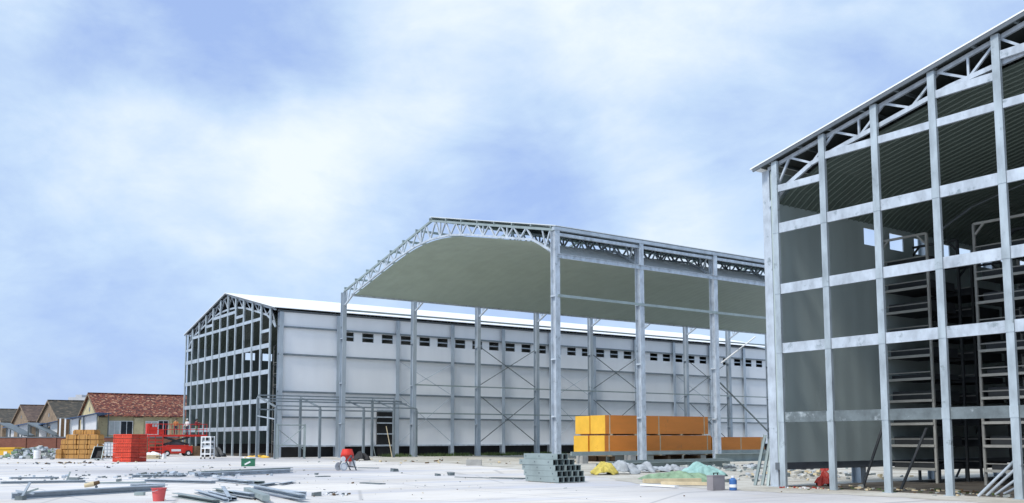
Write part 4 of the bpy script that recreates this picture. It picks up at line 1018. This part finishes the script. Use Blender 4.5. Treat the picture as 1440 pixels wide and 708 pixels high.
# ------------------------------------------------------------------ brick wall, houses, shelters
pw0, pw1 = atd(-90, 617, 113), atd(250, 617, 109)
d = (pw1-pw0); d.z = 0; ln_ = d.length; ang = atan2(d.y, d.x)
r = thing('brick_wall', 'low red brown brick boundary wall behind the rubble and stacks', 'wall', (pw0.x, pw0.y, 0), ang, local=True)
MB().box(0, ln_, 0, .3, 0, 1.95).build('brickwork', M['red_brick'], r)
MB().box(-.05, ln_+.05, -.06, .36, 1.951, 2.07).build('coping', M['cap'], r)
for i in range(9): x = ln_*i/8; MB().box(x-.25, x+.25, -.1, -.001, 0, 1.949).build('pier', M['red_brick'], r)
def house(label, X, Y0, L, hw, ze, za_, tile, wallm, windows, doors=(), pil=()):
    """front face at x=X looking towards +x, ridge along y, depth 2*hw"""
    r = thing('house', label, 'house', (X-hw, Y0, 0))
    b = MB(); b.prism([(X-2*hw, 0), (X, 0), (X, ze), (X-hw, za_-.12), (X-2*hw, ze)], Y0, Y0+L); b.build('wall', wallm, r)
    b = MB(); sl = (za_-ze)/hw
    b.sheet([(X-2*hw-.4, ze-sl*.4+.06), (X-hw, za_+.06), (X+.4, ze-sl*.4+.06)], Y0-.3, Y0+L+.3, .12); rf = b.build('roof', tile, r)
    MB().bar((X-hw, Y0-.3, za_+.1), (X-hw, Y0+L+.3, za_+.1), .3, .14).build('ridge_cap', tile, rf)
    b = MB()
    for s_ in (-1, 1): b.bar((X-hw+s_*.02, Y0-.33, za_-.06), (X-hw+s_*(hw+.4), Y0-.33, ze-sl*.4-.06), .06, .2)
    b.build('bargeboard', M['gable_brick'], rf)
    for (a, c, z0, z1, mm) in windows:
        w = MB()
        w.box(X+.001, X+.06, a-.08, a, z0-.08, z1+.08); w.box(X+.001, X+.06, c, c+.08, z0-.08, z1+.08); w.box(X+.001, X+.06, a, c, z1, z1+.08); w.box(X+.001, X+.1, a, c, z0-.1, z0); w.box(X+.021, X+.05, (a+c)/2-.03, (a+c)/2+.03, z0, z1)
        o = w.build('window', M['white_paint'], r)
        MB().box(X+.002, X+.02, a, c, z0, z1).build('pane', mm, o)
    for (a, c, z1) in doors:
        o = MB().box(X+.001, X+.05, a, c, 0, z1).build('door', M['window_dark'], r)
        b = MB(); b.box(X+.001, X+.08, a-.1, a, 0, z1+.1); b.box(X+.001, X+.08, c, c+.1, 0, z1+.1); b.build('door_frame', M['plaster'], o)
    for (a, c) in pil: MB().box(X+.001, X+.25, a, c, 0, ze-.4).build('pilaster', M['plaster'], r)
    # gable vent
    MB().box(X-hw-.35, X-hw+.35, Y0-.03, Y0-.001, ze+.5, ze+1.0).build('gable_vent', M['window_dark'], r)
    return r
pe_ = atd(139, 584, 118); HX = pe_.x; HY = pe_.y
ap = aty(127, 553, HY)
hw = HX-ap.x
def hy(u): return atx(u, 600, HX).y
house('house with mottled red clay tile roof and yellowed plaster front', HX, HY, 17.5, hw, pe_.z+.1, ap.z-.1, M['red_tile'], M['plaster'],
      [(hy(154), hy(168), 2.4, 4.0, M['pale_glass']), (hy(170), hy(186), 2.2, 4.0, M['window_dark']), (hy(205), hy(221), 2.4, 4.0, M['pale_glass']), (hy(223), hy(236), 2.2, 4.1, M['window_dark'])], [], [(HY, hy(150)), (hy(188), hy(201)), (hy(237), hy(241))])
for k, (u, v, ue, ve, D_, tile, lab, L_) in enumerate([
    (70, 564, 84, 590, 138, M['dark_tile'], 'house with dark green brown tile roof beside the red tiled one', 13),
    (31, 570.5, 42, 592, 156, M['brown_tile'], 'house with brown tile roof second from the red tiled one', 13),
    (-6, 576, 4, 593, 172, M['dark_tile'], 'house with dark tile roof farthest from the red tiled one', 13)]):
    a = atd(u, v, D_); e = aty(ue, ve, a.y)
    house(lab, e.x, a.y, L_, e.x-a.x, e.z, a.z, tile, M['gable_brick'], [(a.y+2, a.y+3.4, 1.2, 2.6, M['window_dark']), (a.y+6, a.y+7.4, 1.2, 2.6, M['window_dark'])], [(a.y+4.2, a.y+5.2, 2.1)])
# tarp shelters between wall and houses
def shelter(label, u0, u1, vt, vlow, D_, roofm, sheets):
    a = atd(u0, vt, D_); b_ = atd(u1, vt, D_); p0 = Vector((a.x, a.y, 0)); w = (Vector((b_.x, b_.y, 0))-p0).length
    r = thing('site_shelter', label, 'shelter', p0, atan2(b_.y-a.y, b_.x-a.x), local=True)
    zt = a.z; zl_ = atd(u0, vlow, D_).z; dp = 3.2
    for x in (0, w*.5, w):
        for y in (0, dp): MB().tube((x, y, 0), (x, y, (zl_ if x == 0 else (zl_+zt)/2 if x < w else zt)), .07, 8).build('post', M['steel_dark'], r)
    b = MB(); t = .05
    b.q([(-.4, -.4, zl_), (w+.3, -.4, zt), (w+.3, dp+.3, zt), (-.4, dp+.3, zl_), (-.4, -.4, zl_+t), (w+.3, -.4, zt+t), (w+.3, dp+.3, zt+t), (-.4, dp+.3, zl_+t)], [(3, 2, 1, 0), (4, 5, 6, 7), (0, 1, 5, 4), (1, 2, 6, 5), (2, 3, 7, 6), (3, 0, 4, 7)]); b.build('roof', roofm, r)
    for (x0, x1, z0) in sheets:
        f0, f1 = x0*w, x1*w; za = zl_+(zt-zl_)*x0; zb = zl_+(zt-zl_)*x1
        b = MB(); b.q([(f0, .1, z0), (f1, .1, z0), (f1, .1, zb-.1), (f0, .1, za-.1), (f0, .14, z0), (f1, .14, z0), (f1, .14, zb-.1), (f0, .14, za-.1)], [(0, 1, 2, 3), (7, 6, 5, 4), (4, 5, 1, 0), (5, 6, 2, 1), (6, 7, 3, 2), (7, 4, 0, 3)])
        b.build('side_sheet', M['white_paint'], r)
    return r
shelter('white sheeted shelter with blue tarpaulin roof beside the red tiled house', 99, 137, 581, 590, 114.5, M['blue_tarp'], [(.02, .3, .8), (.4, 1, .8)])
shelter('blue tarpaulin roofed shelter in front of the dark tiled house', 52, 82, 592, 600, 117, M['blue_tarp'], [(.1, .45, .8), (.62, 1, .8)])
shelter('blue tarpaulin roofed shelter in front of the brown tiled house', 10, 42, 595, 602, 119, M['blue_tarp'], [(.0, .3, .8), (.5, .95, .8)])
for k, (ua, va, ub, vb) in enumerate([(38, 596, 78, 614), (-2, 596, 34, 614)]):
    a = atd(ua, va, 115); b_ = atd(ub, vb, 115); b = MB()
    dpt = bk*2.6
    pts = [a, b_, b_+dpt, a+dpt]; th = Vector((0, 0, .14))
    r = thing('sloping_roof', ['grey sheet roof sloping down behind the brick wall, below the dark tiled house', 'grey sheet roof sloping down behind the brick wall, below the brown tiled house'][k], 'shed roof', (a.x, a.y, 0))
    b.q([q_ for q_ in pts]+[q_+th for q_ in pts], [(3, 2, 1, 0), (4, 5, 6, 7), (0, 1, 5, 4), (1, 2, 6, 5), (2, 3, 7, 6), (3, 0, 4, 7)]); b.build('sheet', M['grey_sheet'], r)
    for q_ in (a.lerp(b_, .05), a.lerp(b_, .9), a.lerp(b_, .05)+dpt*.95, a.lerp(b_, .9)+dpt*.95): MB().tube((q_.x, q_.y, 0), (q_.x, q_.y, q_.z), .08, 8).build('post', M['steel_dark'], r)
# dark timber shed between shelters
a = atd(82, 600, 116)
r = thing('timber_shed', 'narrow shed of dark and white upright boards beside the blue shelter', 'shed', (a.x, a.y, 0), YAW, local=True)
for i in range(9):
    MB().box(i*.21-.1, i*.21+.09, 0, .05, 0, 4.3).build('board', M['white_paint'] if i % 3 == 1 else M['brown_wood'], r)
MB().box(-.2, 1.9, .051, 1.6, 4.3, 4.4).build('roof', M['grey_sheet'], r)
a = atd(96, 560, 420); b_ = atd(121, 560, 420)
r = thing('apartment_block', 'pale grey flat roofed building far beyond the tiled roofs', 'building', (a.x, a.y, 0), YAW, local=True)
w = (b_-a).length; h = atd(96, 559, 420).z
MB().box(0, w, 0, 10, 0, h).build('wall', M['far_block'], r); MB().box(w*.35, w*.7, 1, 6, h, h+1.2).build('stair_tower', M['far_block'], r)
for i in range(4):
    for j in range(5): MB().box(.8+i*w/4.2, .8+i*w/4.2+.9, -.05, -.001, 1.5+j*3, 3+j*3).build('window', M['window_dark'], r)

# ------------------------------------------------------------------ light and sky
SUN_EL, SUN_AZ = 52, 0
sdir = Vector((.18, -.88, 0)).normalized()   # horizontal direction towards the sun
el = radians(SUN_EL)
sv = Vector((sdir.x*cos(el), sdir.y*cos(el), sin(el)))
sd = bpy.data.lights.new('sun', 'SUN'); so = bpy.data.objects.new('sun', sd); COL.objects.link(so)
sd.energy = 2.6; sd.angle = radians(10); sd.color = (1, .96, .9)
so.rotation_euler = (-sv).to_track_quat('-Z', 'Y').to_euler(); so.location = (0, 0, 60)
W = bpy.data.worlds.new('World'); S.world = W; W.use_nodes = True
nt = W.node_tree; bgn = nt.nodes['Background']
sky = nt.nodes.new('ShaderNodeTexSky'); sky.sky_type = 'NISHITA'; sky.sun_disc = False
sky.sun_elevation = el; sky.sun_rotation = atan2(sv.x, sv.y); sky.air_density = 1.0; sky.dust_density = 1.2; sky.ozone_density = 1.5
tc = nt.nodes.new('ShaderNodeTexCoord'); DIR = tc.outputs['Generated']
def math(op, a, b=None, c=None):
    n = nt.nodes.new('ShaderNodeMath'); n.operation = op
    for s_, v in zip(n.inputs, (a, b, c)):
        if v is None: continue
        if isinstance(v, (int, float)): s_.default_value = v
        else: nt.links.new(v, s_)
    return n.outputs[0]
def vnoise(scale, detail, rough, stretch=(1, 1, 1), dist=0):
    mp = nt.nodes.new('ShaderNodeMapping'); mp.inputs['Scale'].default_value = stretch; nt.links.new(DIR, mp.inputs['Vector'])
    n = nt.nodes.new('ShaderNodeTexNoise'); n.inputs['Scale'].default_value = scale; n.inputs['Detail'].default_value = detail; n.inputs['Roughness'].default_value = rough; n.inputs['Distortion'].default_value = dist
    nt.links.new(mp.outputs[0], n.inputs['Vector']); return n.outputs
# warped direction so that the cloud masses get ragged edges
wn = vnoise(3.2, 5, .55)
sub_ = nt.nodes.new('ShaderNodeVectorMath'); sub_.operation = 'SUBTRACT'; nt.links.new(wn['Color'], sub_.inputs[0]); sub_.inputs[1].default_value = (.5, .5, .5)
sc_ = nt.nodes.new('ShaderNodeVectorMath'); sc_.operation = 'SCALE'; nt.links.new(sub_.outputs[0], sc_.inputs[0]); sc_.inputs['Scale'].default_value = .22
ad = nt.nodes.new('ShaderNodeVectorMath'); ad.operation = 'ADD'; nt.links.new(DIR, ad.inputs[0]); nt.links.new(sc_.outputs[0], ad.inputs[1])
nr = nt.nodes.new('ShaderNodeVectorMath'); nr.operation = 'NORMALIZE'; nt.links.new(ad.outputs[0], nr.inputs[0]); WD = nr.outputs[0]
def blob(u, v, deg, amp):
    d = ray(u, v).normalized(); dn = nt.nodes.new('ShaderNodeVectorMath'); dn.operation = 'DOT_PRODUCT'
    nt.links.new(WD, dn.inputs[0]); dn.inputs[1].default_value = d
    return math('MULTIPLY', math('EXPONENT', math('MULTIPLY', math('SUBTRACT', dn.outputs['Value'], 1.0), 2.0/radians(deg)**2)), amp)
f = math('ADD', math('ADD', math('MULTIPLY', math('SUBTRACT', vnoise(2.6, 9, .6, (1, 1, 2.2), .3)['Fac'], .5), 1.7), math('MULTIPLY', math('SUBTRACT', vnoise(8.0, 8, .6, (1, 1, 1.8), .4)['Fac'], .5), .75)), .44)
for bl_ in [(230, 110, 7.5, -.62), (440, 60, 4, -.2), (70, 500, 7, -.35), (250, 330, 7, .35), (540, 190, 5, .4), (700, 60, 7, .42), (880, 90, 6, .35),
            (760, 210, 7, -.5), (60, 30, 4, .5), (1000, 110, 5, -.25), (950, 280, 5, .4), (1250, 60, 8, -.3), (420, 180, 4, .4), (110, 270, 6, .32), (120, 420, 8, -.12), (850, 60, 5, .15), (1050, 40, 5, .15), (640, 280, 5, -.2), (300, 250, 5, .25), (500, 330, 6, .1), (300, 470, 6, -.3)]:
    f = math('ADD', f, blob(*bl_))
f = math('MINIMUM', math('MAXIMUM', f, 0), 1)
cr = nt.nodes.new('ShaderNodeValToRGB'); nt.links.new(f, cr.inputs[0])
els = cr.color_ramp.elements; els[0].position = 0; els[0].color = (0, 0, 0, 1); els[1].position = 1; els[1].color = (1, 1, 1, 1)
cr.color_ramp.interpolation = 'EASE'
ccol = nt.nodes.new('ShaderNodeValToRGB'); nt.links.new(f, ccol.inputs[0])
e = ccol.color_ramp.elements; e[0].position = .0; e[0].color = (.385, .535, .90, 1); e[1].position = 1; e[1].color = (.84, .92, 1.0, 1)
m_ = e.new(.45); m_.color = (.575, .735, .96, 1)
gain = nt.nodes.new('ShaderNodeMix'); gain.data_type = 'RGBA'; gain.blend_type = 'MULTIPLY'; gain.inputs[0].default_value = 1
nt.links.new(ccol.outputs[0], gain.inputs[6]); CL = 7.1; gain.inputs[7].default_value = (CL, CL, CL, 1)
mx = nt.nodes.new('ShaderNodeMix'); mx.data_type = 'RGBA'
nt.links.new(math('ADD', math('MULTIPLY', cr.outputs[0], .15), .83), mx.inputs[0]); nt.links.new(sky.outputs[0], mx.inputs[6]); nt.links.new(gain.outputs[2], mx.inputs[7])
nt.links.new(mx.outputs[2], bgn.inputs['Color']); bgn.inputs['Strength'].default_value = .12

S.view_settings.view_transform = 'Standard'; S.view_settings.look = 'None'; S.view_settings.exposure = .33; S.view_settings.gamma = 1
S.view_settings.use_curve_mapping = False
S.cycles.use_denoising = True
S.cycles.max_bounces = 8; S.cycles.diffuse_bounces = 5
for o in bpy.data.objects:
    if '_o' in o: del o['_o']
